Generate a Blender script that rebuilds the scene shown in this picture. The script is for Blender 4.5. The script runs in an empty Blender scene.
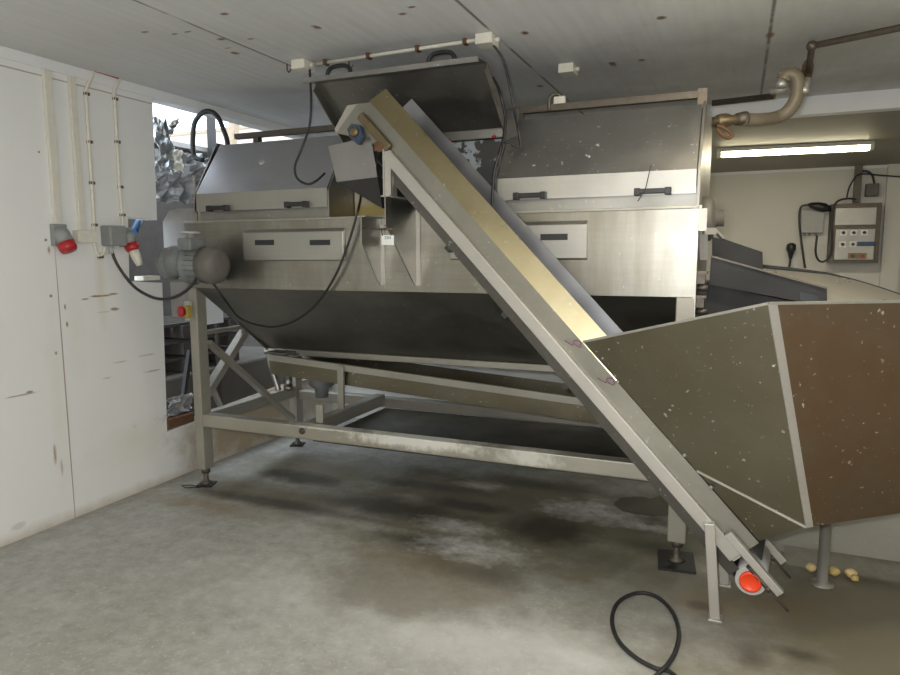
import bpy, bmesh, math, random
from mathutils import Vector, Matrix, noise
random.seed(7)
C = bpy.context.scene.collection
sc = bpy.context.scene

# ------------------------------------------------------------------ camera
FPX = 673.0
EYE = Vector((0, 0, 1.5))
ROT = Matrix(((0.92045088, -0.04357256, 0.38842195),
              (0.39082944, 0.11467044, -0.91329241),
              (-0.00474603, 0.99244754, 0.12257795)))
cd = bpy.data.cameras.new('camera')
cam = bpy.data.objects.new('camera', cd)
C.objects.link(cam)
cd.sensor_width = 36.0
cd.lens = FPX / 900 * 36.0
cd.clip_start = 0.02
cam.matrix_world = Matrix.Translation(EYE) @ ROT.to_4x4()
sc.camera = cam

def ray(x, y):
    return ROT @ Vector((x - 450, -(y - 337.5), -FPX))
def at(x, y, X=None, Y=None, Z=None):
    """the point of the plane X=, Y= or Z= const where a photo point lies"""
    r = ray(x, y)
    if X is not None: t = (X - EYE.x) / r.x
    elif Y is not None: t = (Y - EYE.y) / r.y
    else: t = (Z - EYE.z) / r.z
    return EYE + r * t
def on_plane(x, y, a, b, c):
    n = (b - a).cross(c - a); r = ray(x, y)
    return EYE + r * ((a - EYE).dot(n) / r.dot(n))

# ------------------------------------------------------------------ materials
class NT:
    def __init__(s, name):
        s.m = bpy.data.materials.new(name); s.m.use_nodes = True
        s.t = s.m.node_tree; s.p = s.t.nodes['Principled BSDF']
    def n(s, kind, **k):
        x = s.t.nodes.new(kind)
        for a, b in k.items(): setattr(x, a, b)
        return x
    def l(s, a, b): s.t.links.new(a, b)
    def pos(s):
        if not hasattr(s, '_pos'):
            s._pos = s.n('ShaderNodeNewGeometry').outputs['Position']
        return s._pos
    def noise(s, scale, detail=4, rough=.55, stretch=None):
        v = s.pos()
        if stretch:
            mp = s.n('ShaderNodeMapping'); s.l(v, mp.inputs['Vector']); mp.inputs['Scale'].default_value = stretch; v = mp.outputs[0]
        x = s.n('ShaderNodeTexNoise'); s.l(v, x.inputs['Vector'])
        x.inputs['Scale'].default_value = scale; x.inputs['Detail'].default_value = detail; x.inputs['Roughness'].default_value = rough
        return x.outputs['Fac']
    def ramp(s, fac, a, b, lo=0.0, hi=1.0):
        x = s.n('ShaderNodeMapRange'); x.clamp = True
        s.l(fac, x.inputs[0])
        for i, v in zip((1, 2, 3, 4), (a, b, lo, hi)): x.inputs[i].default_value = v
        return x.outputs[0]
    def math(s, op, a, b=None):
        x = s.n('ShaderNodeMath', operation=op)
        for i, v in enumerate((a, b)):
            if v is None: continue
            if isinstance(v, (int, float)): x.inputs[i].default_value = v
            else: s.l(v, x.inputs[i])
        return x.outputs[0]
    def mix(s, fac, a, b):
        x = s.n('ShaderNodeMix', data_type='RGBA')
        if isinstance(fac, (int, float)): x.inputs[0].default_value = fac
        else: s.l(fac, x.inputs[0])
        for i, v in ((6, a), (7, b)):
            if isinstance(v, tuple): x.inputs[i].default_value = (*v[:3], 1)
            else: s.l(v, x.inputs[i])
        return x.outputs[2]
    def blotch(s, spots, wob=.35, wscale=3.0):
        """soft-edged marks of a given centre and radii, union, wobbly edge"""
        w = s.noise(wscale, 6, .65)
        w = s.ramp(w, .25, .75, -wob, wob)
        out = None
        for c, r, soft, amt in spots:
            x = s.n('ShaderNodeVectorMath', operation='MULTIPLY_ADD'); s.l(s.pos(), x.inputs[0])
            x.inputs[1].default_value = tuple(1 / q for q in r)
            x.inputs[2].default_value = tuple(-a / q for a, q in zip(c, r))
            ln = s.n('ShaderNodeVectorMath', operation='LENGTH'); s.l(x.outputs[0], ln.inputs[0])
            d = s.math('ADD', ln.outputs['Value'], w)
            f = s.ramp(d, 1 - soft, 1 + soft * .3, amt, 0)
            out = f if out is None else s.math('MAXIMUM', out, f)
        return out
    def bump(s, h, strength=.2, dist=.01):
        b = s.n('ShaderNodeBump'); b.inputs['Strength'].default_value = strength; b.inputs['Distance'].default_value = dist
        s.l(h, b.inputs['Height']); s.l(b.outputs[0], s.p.inputs['Normal'])
    def set(s, **k):
        for a, v in k.items():
            i = s.p.inputs[{'col': 'Base Color', 'rough': 'Roughness', 'metal': 'Metallic', 'spec': 'Specular IOR Level', 'aniso': 'Anisotropic'}[a]]
            if isinstance(v, tuple): i.default_value = (*v[:3], 1)
            elif isinstance(v, (int, float)): i.default_value = v
            else: s.l(v, i)
        return s

def flat(name, col, rough=.5, metal=0.0, var=.12, scale=30):
    t = NT(name); f = t.noise(scale, 3)
    t.set(col=t.mix(f, tuple(c * (1 - var) for c in col), tuple(min(1, c * (1 + var)) for c in col)), rough=rough, metal=metal)
    return t.m
def steel(name, col, rough, specks=0.0, grime=.25, stretch=(2, 2, 2), metal=1.0, aniso=0.0, tint=None):
    t = NT(name)
    f = t.noise(2.2, 5, .6)
    g = t.noise(60, 3, .6, stretch=(.06, .06, 1.0))          # brushed lines
    c = t.mix(t.ramp(f, .3, .75), col, tuple(x * (1 - grime) for x in (tint or col)))
    c = t.mix(t.ramp(g, .3, .7, 0, .25), c, tuple(x * .8 for x in col))
    rg = t.ramp(t.noise(5, 4), .3, .7, rough - .06, rough + .08)
    me = metal
    if specks:
        k = t.noise(55, 2, .4); k = t.ramp(k, .69, .73)
        zone = t.ramp(t.noise(4, 3), .42, .6, .15, 1)
        k = t.math('MULTIPLY', t.math('MULTIPLY', k, zone), specks)
        c = t.mix(k, c, (.75, .75, .72)); me = t.math('MULTIPLY', t.math('SUBTRACT', 1.0, k), metal)
    t.set(col=c, rough=rg, metal=me, aniso=aniso)
    return t.m

M = {}
M['steel'] = steel('brushed_stainless_steel', (.42, .405, .365), .40, specks=.25)
M['band'] = steel('clean_stainless_steel', (.46, .445, .41), .46, specks=.15, grime=.12)
M['daylit'] = steel('daylight_tinted_steel', (.60, .605, .64), .38, specks=.3, grime=.12)  # paler, bluer steel base stands in for reflected daylight
def panel_mat():
    t = NT('smeared_panel_steel')
    st = t.noise(7, 5, .65, stretch=(1, 1, .12)); cl = t.noise(1.7, 5, .6)
    c = t.mix(t.ramp(cl, .32, .7), (.36, .345, .30), (.25, .232, .19))
    c = t.mix(t.ramp(st, .45, .72, 0, .55), c, (.46, .45, .42))
    c = t.mix(t.ramp(t.noise(60, 3, .6, stretch=(.06, .06, 1)), .35, .7, 0, .3), c, (.24, .23, .20))
    drip = t.ramp(t.noise(38, 2, .4), .71, .75)
    c = t.mix(t.math('MULTIPLY', drip, .35), c, (.66, .65, .62))
    t.set(col=c, rough=t.ramp(t.noise(4, 4), .3, .7, .30, .44), metal=1.0)
    return t.m
M['panel'] = panel_mat()
M['web'] = steel('dusty_side_steel', (.40, .385, .335), .42, specks=.5, grime=.3)
M['lid'] = steel('spattered_stainless_steel', (.40, .39, .375), .42, specks=.8)
M['dull'] = steel('dull_stainless_steel', (.40, .39, .355), .46, specks=.5, grime=.35)
M['hopperside'] = steel('brown_stained_steel', (.22, .175, .125), .40, specks=.7, grime=.2, tint=(.27, .155, .08))
M['hopper'] = steel('stained_stainless_steel', (.235, .22, .165), .40, specks=.7, grime=.25, tint=(.25, .21, .14))
M['frame'] = steel('frame_stainless_steel', (.46, .44, .385), .46, specks=.2, metal=.7)
M['legsteel'] = steel('satin_leg_steel', (.40, .375, .32), .5, specks=.2, metal=.35)
t = NT('chalk_dripped_steel')
_d = t.blotch([((-1.62, 3.27, .47), (.45, .2, .05), .5, .8), ((-.95, 3.27, .45), (.16, .2, .06), .6, .6), ((-2.2, 3.27, .486), (.3, .2, .012), .5, .6)], .55, 22)
t.set(col=t.mix(_d, t.mix(t.ramp(t.noise(2.2, 5), .3, .7), (.46, .44, .385), (.38, .355, .29)), (.78, .77, .72)), rough=.48, metal=t.math('MULTIPLY', t.math('SUBTRACT', 1.0, _d), .7)); M['frontrail'] = t.m
M['skirt'] = steel('lamp_tinted_steel', (.42, .37, .245), .30, specks=.5, tint=(.40, .325, .17))  # yellow of the lamp reflection put into the olive base colour
M['white_steel'] = steel('satin_steel', (.56, .535, .49), .5, grime=.12, metal=.75)
M['rubber'] = flat('black_rubber', (.018, .018, .018), .55)
M['belt'] = flat('dark_belt', (.035, .037, .036), .5)
M['blackp'] = flat('black_plastic', (.02, .02, .022), .4)
M['ivory'] = flat('ivory_plastic', (.72, .69, .60), .4)
M['grey'] = flat('grey_plastic', (.27, .28, .275), .5)
M['greylite'] = flat('light_grey_plastic', (.42, .42, .40), .5)
M['red'] = flat('red_plastic', (.42, .02, .025), .4)
M['orange'] = flat('orange_red_plastic', (.85, .06, .012), .35, var=.05)
M['yellow'] = flat('yellow_plastic', (.42, .31, .07), .4)
M['blue'] = flat('blue_paint', (.035, .058, .10), .5)
M['bluetube'] = flat('blue_plastic_pipe', (.012, .06, .13), .4)
M['motor'] = flat('worn_grey_motor_paint', (.17, .18, .18), .55, var=.35, scale=18)
M['motorfan'] = flat('brown_grey_motor_cover', (.13, .12, .105), .55, var=.3, scale=20)
M['rust'] = flat('rusty_steel', (.13, .065, .03), .8, var=.4, scale=40)
M['rustyred'] = flat('reddish_oxide', (.45, .13, .09), .7, var=.4, scale=40)
M['brass'] = flat('tarnished_brass', (.20, .155, .09), .45, .7, var=.3)
M['galv'] = flat('galvanised_pipe', (.13, .11, .09), .5, .6, var=.3)
M['wood'] = flat('weathered_wood', (.30, .23, .16), .8, var=.35, scale=14)
M['darkwood'] = flat('dark_old_wood', (.055, .047, .04), .85, var=.4, scale=12)
M['brick'] = flat('pinkish_render', (.50, .40, .36), .9, var=.2, scale=25)
M['foil'] = flat('silver_foil', (.50, .52, .54), .3, .9, var=.25, scale=12)
M['film'] = flat('milky_plastic_film', (.26, .26, .26), .35, 0, var=.25, scale=9)
M['board'] = flat('white_board', (.93, .93, .93), .6, var=.03)
M['hose'] = flat('beige_reinforced_hose', (.20, .165, .115), .45, var=.15)
M['potato'] = flat('raw_potato_skin', (.55, .40, .15), .55, var=.25, scale=35)
M['peeled'] = flat('peeled_potato', (.70, .52, .24), .5, var=.2, scale=30)
M['purple'] = flat('purple_twine', (.20, .05, .14), .8)
M['dirt'] = flat('dark_ground', (.10, .09, .075), .95, var=.4, scale=6)
M['label'] = flat('white_label', (.75, .77, .74), .5, var=.03)
M['ink'] = flat('dark_ink', (.05, .07, .08), .6)
M['darksteel'] = steel('blackened_steel', (.030, .029, .028), .6, metal=.2)
M['tub'] = steel('bright_tub_steel', (.70, .65, .54), .30, grime=.1, metal=.45)
M['tray'] = steel('wet_dark_tray_steel', (.16, .152, .14), .34, specks=.3, grime=.35)
M['greysheet'] = flat('dull_grey_sheet', (.25, .24, .23), .6, var=.2, scale=6)
M['blueglove'] = flat('blue_sleeve', (.05, .09, .17), .5)

def emis(name, col, st):
    m = bpy.data.materials.new(name); m.use_nodes = True
    p = m.node_tree.nodes['Principled BSDF']
    p.inputs['Base Color'].default_value = (*col, 1)
    p.inputs['Emission Color'].default_value = (*col, 1); p.inputs['Emission Strength'].default_value = st
    return m
M['tube_on'] = emis('lit_fluorescent_tube', (1.0, .91, .64), 16.0)

# peeling paint inside the middle opening
t = NT('peeling_grey_paint'); k = t.ramp(t.noise(9, 5, .6), .50, .53)
t.set(col=t.mix(k, (.07, .068, .06), (.42, .45, .47)), rough=.6); M['peel'] = t.m
t = NT('beige_stained_sheet'); pz = t.n('ShaderNodeSeparateXYZ'); t.l(t.pos(), pz.inputs[0])
k = t.ramp(t.math('ADD', pz.outputs[2], t.ramp(t.noise(9), .3, .7, -.03, .03)), 1.78, 1.83, 1, 0)
t.set(col=t.mix(k, (.52, .47, .36), (.46, .36, .13)), rough=.6, metal=.2); M['beige'] = t.m

# concrete floor, wet and stained
def floor_mat():
    t = NT('wet_stained_concrete')
    def sp(x, y, rx, ry, soft, amt):
        return (tuple(at(x, y, Z=0)), (rx, ry, 1), soft, amt)
    big = t.noise(1.1, 6, .6); fine = t.noise(14, 5, .65); mid = t.noise(4.5, 6, .7)
    c = t.mix(t.ramp(big, .3, .7), (.44, .44, .415), (.325, .318, .285))
    c = t.mix(t.ramp(fine, .35, .7, 0, .6), c, (.22, .21, .175))
    c = t.mix(t.ramp(t.noise(45, 4, .7), .56, .7, 0, .5), c, (.60, .60, .58))
    c = t.mix(t.ramp(mid, .5, .72, 0, .4), c, (.62, .62, .60))
    flashlit = t.blotch([sp(470, 640, .75, .28, .9, .6), sp(330, 600, .8, .3, .9, .35), sp(590, 662, .3, .12, .8, .6)], .35, 3)  # paler front floor painted in place of stronger flash
    c = t.mix(flashlit, c, (.62, .62, .60))
    olive = t.blotch([sp(900, 630, 1.3, 1.05, .7, .92), sp(520, 515, 1.25, .85, .4, .85), sp(430, 575, .60, .42, .3, .6), sp(690, 590, .6, .5, .7, .75), sp(270, 495, .95, .22, .6, .75), sp(330, 470, .7, .3, .6, .7)], .4, 2.4)
    c = t.mix(olive, c, (.155, .135, .085))
    rustz = t.blotch([sp(205, 505, .55, .14, .8, .6), sp(712, 604, .16, .12, .8, .6), sp(760, 600, .25, .12, .8, .5), sp(430, 560, .35, .16, .7, .35)], .4, 5)
    c = t.mix(rustz, c, (.20, .14, .07))
    dark = t.blotch([sp(300, 477, .34, .13, .5, .9), sp(270, 502, .75, .085, .6, .75), sp(395, 508, .55, .17, .6, .9), sp(468, 506, .30, .10, .55, .9), sp(420, 485, .5, .08, .6, .6),
                     sp(547, 530, .27, .24, .55, .95), sp(430, 545, .36, .15, .7, .7), sp(480, 572, .42, .12, .8, .55), sp(540, 484, .4, .10, .7, .6), sp(660, 548, .22, .10, .7, .6),
                     sp(750, 655, .08, .10, .7, .6), sp(803, 655, .10, .05, .8, .6), sp(600, 560, .25, .10, .8, .45), sp(700, 606, .05, .04, .6, .7), sp(860, 580, .35, .06, .8, .5)], .35, 6)
    c = t.mix(dark, c, (.055, .048, .034))
    chalk = t.blotch([sp(455, 527, .24, .10, .8, .5), sp(470, 548, .30, .14, .8, .6), sp(600, 512, .34, .17, .8, .85), sp(650, 528, .2, .06, .7, .7), sp(480, 485, .18, .08, .8, .5), sp(360, 525, .35, .06, .8, .3)], .6, 9)
    chalk = t.math('MULTIPLY', chalk, t.ramp(t.noise(16, 6, .7), .3, .6, .35, 1))
    c = t.mix(chalk, c, (.78, .77, .73))
    wet = t.blotch([sp(645, 506, .17, .16, .06, .9), sp(668, 504, .12, .14, .06, .9)], .22, 6)
    c = t.mix(wet, c, (.085, .078, .06))
    r = t.ramp(t.noise(2.5, 5), .3, .7, .42, .6)
    r = t.math('SUBTRACT', r, t.math('MULTIPLY', t.math('MAXIMUM', dark, wet), .12))
    t.set(col=c, rough=r, spec=.28)
    t.bump(t.noise(26, 5), .12, .006)
    return t.m
M['floor'] = floor_mat()

def wall_mat(name, marks=True, base=(.80, .80, .785)):
    t = NT(name)
    c = t.mix(t.ramp(t.noise(1.6, 5), .35, .75, 0, .5), base, tuple(x * .93 for x in base))
    if marks:
        seam = t.blotch([((-3.457, 2.585, .7), (.2, .0045, .98), .25, .8)], .03, 2)
        seam2 = t.blotch([((-3.457, 2.6, 2.455), (.2, 2.0, .004), .25, .7)], .03, 2)
        c = t.mix(t.math('MAXIMUM', seam, seam2), c, (.28, .20, .15))
        P = lambda x, y: tuple(at(x, y, X=-3.457))
        sp = []
        for (x, y, ry, rz, a) in [(100, 296, .09, .007, .9), (86, 299, .03, .006, .9), (113, 294, .035, .007, .9), (115, 309, .03, .009, .8), (103, 312, .05, .004, .35),
                                  (65, 307, .008, .022, .9), (67, 324, .008, .02, .9), (51, 296, .011, .012, .9), (56, 353, .009, .01, .8), (55, 454, .012, .05, .7), (62, 468, .008, .06, .4),
                                  (22, 395, .09, .005, .6), (30, 392, .02, .008, .8), (107, 378, .04, .004, .45), (152, 371, .07, .005, .6), (147, 355, .07, .006, .4), (120, 362, .06, .004, .35),
                                  (17, 527, .05, .02, .25), (39, 152, .007, .007, .9), (46, 240, .01, .01, .9), (49, 250, .01, .03, .7)]:
            sp.append((P(x, y), (.2, ry, rz), .5, a))
        c = t.mix(t.blotch(sp, .45, 14), c, (.24, .115, .035))
        runs = [(P(101, 285), (.2, .035, .28), .8, .35), (P(75, 330), (.2, .06, .3), .9, .12), (P(58, 400), (.2, .05, .5), .9, .15), (P(140, 440), (.2, .3, .12), .9, .25)]
        c = t.mix(t.blotch(runs, .4, 6), c, (.60, .53, .38))
        foot = t.blotch([((-3.457, 4.15, .2), (.2, .80, .36), .6, .85), ((-3.457, 2.4, -.01), (.2, 3.0, .06), .9, .55), ((-3.457, 4.5, .2), (.2, 1.05, .24), .6, .65)], .4, 5)
        c = t.mix(foot, c, (.36, .27, .15))
        rim = t.blotch([((-3.457, 4.4, .42), (.3, 1.15, .06), .6, .95)], .5, 8)
        c = t.mix(rim, c, (.26, .14, .06))
    t.set(col=c, rough=.55, spec=.3)
    return t.m
M['wall'] = wall_mat('white_panel_wall')
M['wallplain'] = wall_mat('plain_white_wall', False, (.74, .735, .70))
M['farwall'] = wall_mat('dull_white_wall', False, (.66, .645, .60))
M['fascia'] = wall_mat('white_fascia', False, (.80, .80, .80))

def ceil_mat():
    t = NT('ribbed_ceiling_panel')
    px = t.n('ShaderNodeSeparateXYZ'); t.l(t.pos(), px.inputs[0])
    wv = t.n('ShaderNodeTexWave', bands_direction='X'); t.l(t.pos(), wv.inputs['Vector']); wv.inputs['Scale'].default_value = 4.5; wv.inputs['Distortion'].default_value = .3
    c = t.mix(t.ramp(t.noise(1.3, 5), .3, .75), (.68, .68, .675), (.60, .60, .59))
    c = t.mix(t.ramp(t.noise(22, 3, .6, stretch=(1, .06, 1)), .4, .7, 0, .35), c, (.50, .50, .485))
    rear_dark = t.blotch([((-.3, 4.9, 2.55), (3.5, .35, 1), .9, .5), ((.0, 4.2, 2.55), (1.0, .6, 1), .9, .4)], .6, 3)  # darker along the rear edge and over the right half
    c = t.mix(rear_dark, c, (.27, .26, .235))
    x0 = t.math('ABSOLUTE', t.math('ADD', px.outputs[0], 1.125)); x1 = t.math('ABSOLUTE', t.math('ADD', px.outputs[0], -.095)); x2 = t.math('ABSOLUTE', t.math('ADD', px.outputs[0], 2.345))
    g = t.math('MINIMUM', t.math('MINIMUM', x0, x1), x2)
    gn = t.math('MULTIPLY', t.ramp(g, .004, .011, 1, 0), t.ramp(t.noise(3.0, 3), .42, .52, .25, .85))
    c = t.mix(gn, c, (.12, .105, .09))
    P = lambda x, y: tuple(at(x, y, Z=2.55))
    sp = [(P(x, y), (.022, r, .1), .5, .95) for x, y, r in [(145, 32, .012), (175, 34, .01), (187, 32, .007), (221, 39, .02), (235, 53, .025), (228, 48, .008), (224, 14, .015), (316, 27, .03), (403, 14, .015), (525, 33, .03), (540, 86, .03), (613, 64, .05), (642, 60, .02), (661, 18, .03), (770, 35, .05), (412, 7, .012), (250, 39, .01), (470, 60, .01)]]
    c = t.mix(t.blotch(sp, .4, 18), c, (.19, .10, .05))
    t.set(col=c, rough=.5, spec=.35)
    t.bump(wv.outputs['Fac'], .25, .003)
    return t.m
M['ceiling'] = ceil_mat()
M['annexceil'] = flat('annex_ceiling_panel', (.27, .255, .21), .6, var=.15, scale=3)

# ------------------------------------------------------------------ mesh builder
class B:
    def __init__(s): s.bm = bmesh.new()
    def face(s, pts):
        try: return s.bm.faces.new([s.bm.verts.new(p) for p in pts])
        except ValueError: return None
    def hexa(s, b, t):
        """solid between two matching loops of points"""
        vb = [s.bm.verts.new(p) for p in b]; vt = [s.bm.verts.new(p) for p in t]
        n = len(vb)
        s.bm.faces.new(vb[::-1]); s.bm.faces.new(vt)
        for i in range(n): s.bm.faces.new((vb[i], vb[(i + 1) % n], vt[(i + 1) % n], vt[i]))
        return s
    def box(s, a, b):
        (x0, x1), (y0, y1), (z0, z1) = [sorted(q) for q in zip(a, b)]
        return s.hexa([(x0, y0, z0), (x1, y0, z0), (x1, y1, z0), (x0, y1, z0)], [(x0, y0, z1), (x1, y0, z1), (x1, y1, z1), (x0, y1, z1)])
    def prism(s, pts, axis, a, b):
        f = {'X': lambda p, q: (q, p[0], p[1]), 'Y': lambda p, q: (p[0], q, p[1]), 'Z': lambda p, q: (p[0], p[1], q)}[axis]
        return s.hexa([f(p, a) for p in pts], [f(p, b) for p in pts])
    def plate(s, pts, th, shift=0.0):
        """flat polygon in space with thickness th"""
        pts = [Vector(p) for p in pts]
        n = Vector((0, 0, 0))
        for i in range(len(pts)): n += (pts[i] - pts[0]).cross(pts[(i + 1) % len(pts)] - pts[0])
        n.normalize()
        return s.hexa([p + n * (shift - th / 2) for p in pts], [p + n * (shift + th / 2) for p in pts])
    def bar(s, a, b, w, h, up=(0, 0, 1)):
        a = Vector(a); b = Vector(b); d = (b - a).normalized()
        u = Vector(up); x = d.cross(u)
        if x.length < 1e-4: x = d.cross(Vector((1, 0, 0)))
        x.normalize(); y = x.cross(d)
        f = lambda o: [o + x * i * w / 2 + y * j * h / 2 for i, j in ((-1, -1), (1, -1), (1, 1), (-1, 1))]
        return s.hexa(f(a), f(b))
    def tube(s, path, r, seg=10, smooth=True, cap=True, spline=0):
        P = [Vector(p) for p in path]
        if spline:
            Q = []
            for i in range(len(P) - 1):
                p0 = P[max(i - 1, 0)]; p1 = P[i]; p2 = P[i + 1]; p3 = P[min(i + 2, len(P) - 1)]
                for k in range(spline):
                    t = k / spline
                    Q.append(.5 * ((2 * p1) + (p2 - p0) * t + (2 * p0 - 5 * p1 + 4 * p2 - p3) * t * t + (3 * p1 - p0 - 3 * p2 + p3) * t ** 3))
            P = Q + [P[-1]]
        R = r if isinstance(r, (list, tuple)) else [r] * len(P)
        rings = []; prev = None
        for i, p in enumerate(P):
            d = (P[min(i + 1, len(P) - 1)] - P[max(i - 1, 0)]).normalized()
            if prev is None:
                x = d.orthogonal().normalized()
            else:
                x = prev - d * prev.dot(d)
                if x.length < 1e-5: x = d.orthogonal()
                x.normalize()
            prev = x; y = d.cross(x)
            rr = R[i] if i < len(R) else R[-1]
            rings.append([s.bm.verts.new(p + (x * math.cos(2 * math.pi * k / seg) + y * math.sin(2 * math.pi * k / seg)) * rr) for k in range(seg)])
        for a, b in zip(rings, rings[1:]):
            for k in range(seg):
                f = s.bm.faces.new((a[k], a[(k + 1) % seg], b[(k + 1) % seg], b[k])); f.smooth = smooth
        if cap:
            s.bm.faces.new(rings[0][::-1]); s.bm.faces.new(rings[-1])
        return s
    def cyl(s, a, b, r, seg=20): return s.tube([a, b], r, seg)
    def lathe(s, a, d, prof, seg=24):
        """profile of (distance along d, radius)"""
        a = Vector(a); d = Vector(d).normalized(); x = d.orthogonal().normalized(); y = d.cross(x)
        rings = [[s.bm.verts.new(a + d * t + (x * math.cos(2 * math.pi * k / seg) + y * math.sin(2 * math.pi * k / seg)) * max(r, 1e-4)) for k in range(seg)] for t, r in prof]
        for p, q in zip(rings, rings[1:]):
            for k in range(seg):
                f = s.bm.faces.new((p[k], p[(k + 1) % seg], q[(k + 1) % seg], q[k])); f.smooth = True
        s.bm.faces.new(rings[0][::-1]); s.bm.faces.new(rings[-1])
        return s
    def blob(s, c, r, rough=.12, seed=0, sub=3):
        g = bmesh.ops.create_icosphere(s.bm, subdivisions=sub, radius=1.0)
        for v in g['verts']:
            k = 1 + rough * noise.noise(v.co * 1.6 + Vector((seed * 7.3, seed, 0)))
            v.co = Vector(c) + Vector((v.co.x * r[0], v.co.y * r[1], v.co.z * r[2])) * k
        for f in s.bm.faces:
            f.smooth = True
        return s
    def sheet(s, grid, th=.004):
        """a crumpled sheet: rows of points, given a little thickness"""
        V = [[s.bm.verts.new(p) for p in row] for row in grid]
        fs = []
        for i in range(len(V) - 1):
            for j in range(len(V[0]) - 1):
                f = s.bm.faces.new((V[i][j], V[i][j + 1], V[i + 1][j + 1], V[i + 1][j])); fs.append(f)
        bmesh.ops.recalc_face_normals(s.bm, faces=fs)
        bmesh.ops.solidify(s.bm, geom=fs, thickness=th)
        return s

def root_loc(o):
    while o.parent: o = o.parent
    return o.location.copy()
def obj(name, b, mat, parent=None, bevel=0.0, loc=None, label=None):
    me = bpy.data.meshes.new(name)
    o = bpy.data.objects.new(name, me)
    if parent is not None: off = root_loc(parent)
    else: off = Vector(loc) if loc is not None else Vector((0, 0, 0))
    bmesh.ops.recalc_face_normals(b.bm, faces=b.bm.faces)
    bmesh.ops.translate(b.bm, verts=b.bm.verts, vec=-off)
    b.bm.to_mesh(me); b.bm.free()
    me.materials.append(M[mat] if isinstance(mat, str) else mat)
    C.objects.link(o)
    if parent is not None: o.parent = parent
    else: o.location = off
    if bevel:
        m = o.modifiers.new('bevel', 'BEVEL'); m.width = bevel; m.segments = 2; m.limit_method = 'ANGLE'; m.angle_limit = math.radians(40)
    if label: o['label'] = label
    return o
def tag(o, label, cat, group=None):
    o['label'] = label; o['category'] = cat
    if group: o['group'] = group
    return o
def thing(name, loc, label, cat, group=None):
    o = bpy.data.objects.new(name, None); C.objects.link(o); o.location = loc; o.empty_display_size = .1
    return tag(o, label, cat, group)
def struct(name, b, mat, **k):
    o = obj(name, b, mat, **k); o['kind'] = 'structure'; return o
def text_obj(name, s, size, origin, xdir, zdir, mat, parent, depth=.0006):
    cu = bpy.data.curves.new(name, 'FONT'); cu.body = s; cu.size = size; cu.extrude = depth; cu.align_x = 'CENTER'; cu.align_y = 'CENTER'
    tmp = bpy.data.objects.new(name + '_tmp', cu); C.objects.link(tmp)
    dg = bpy.context.evaluated_depsgraph_get()
    me = bpy.data.meshes.new_from_object(tmp.evaluated_get(dg)); bpy.data.objects.remove(tmp)
    x = Vector(xdir).normalized(); z = Vector(zdir).normalized(); n = x.cross(z)
    off = root_loc(parent)
    for v in me.vertices: v.co = Vector(origin) + x * v.co.x + z * v.co.y + n * v.co.z - off
    o = bpy.data.objects.new(name, me); me.materials.clear(); me.materials.append(M[mat]); C.objects.link(o); o.parent = parent
    return o

XW = -3.457
ZC = 2.55
YB = 5.29
YFAR = 8.61
ZA = 2.43
# ------------------------------------------------------------------ the room
struct('floor', B().box((XW - .12, -2.6, -.1), (3.2, YFAR + .1, 0)), 'floor')
struct('ceiling', B().box((XW - .12, -2.6, ZC), (3.2, YB, ZC + .12)), 'ceiling')
wl = [(-2.6, 0), (YB, 0), (YB, .43), (3.295, .335), (3.325, 1.325), (3.066, 1.345), (3.086, 1.738), (3.312, 1.728), (3.33, 2.49), (YB, 2.49), (YB, ZC), (-2.6, ZC)]
bw = B(); bw.prism(wl[:6] + wl[6:], 'X', XW, XW - .10)
struct('wall_left', bw, 'wall')
struct('trim_1', B().box((XW - .02, -2.6, 2.492), (XW + .012, YB - .002, ZC - .001)), 'fascia')
struct('wall_back', B().box((XW - .1, YB, 0), (-.62, YB + .10, ZC)), 'wallplain')
struct('trim_2', B().box((-.62, YB, ZA), (3.2, YB + .10, ZC + .12)), 'fascia')
struct('trim_3', B().box((XW, YB - .012, 2.44), (-.62, YB, ZC)), 'fascia')
struct('ceiling_annex', B().box((-.72, YB + .10, ZA), (3.2, YFAR + .1, ZA + .1)), 'annexceil')
struct('wall_far', B().box((-.72, YFAR, 0), (3.2, YFAR + .1, ZA)), 'farwall')
struct('wall_annex', B().box((-.72, YB + .10, 0), (-.62, YFAR, ZA)), 'farwall')
struct('wall_right', B().box((3.1, -2.6, 0), (3.2, YFAR, ZC)), 'wallplain')
struct('wall_front', B().box((XW, -2.7, 0), (3.2, -2.6, ZC)), 'wallplain')
struct('trim_4', B().box((1.43, YFAR - .05, 0), (1.60, YFAR, ZA)), 'farwall')
struct('trim_5', B().box((-.62, YFAR - .012, ZA - .03), (3.1, YFAR, ZA)), 'fascia')
struct('ground', B().box((-9, 1.0, -.15), (XW - .1, 9, -.02)), 'dirt')

# ------------------------------------------------------------------ washing machine
YF, YR = 3.27, 4.36
XL, XR = -3.19, -.17
wm = thing('vegetable_washer', (-1.67, 3.8, 0), 'large stainless steel vegetable washer with three lids on a low tubular frame', 'washing machine')
def P3(y_, z_, x_): return (x_, y_, z_)
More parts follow.
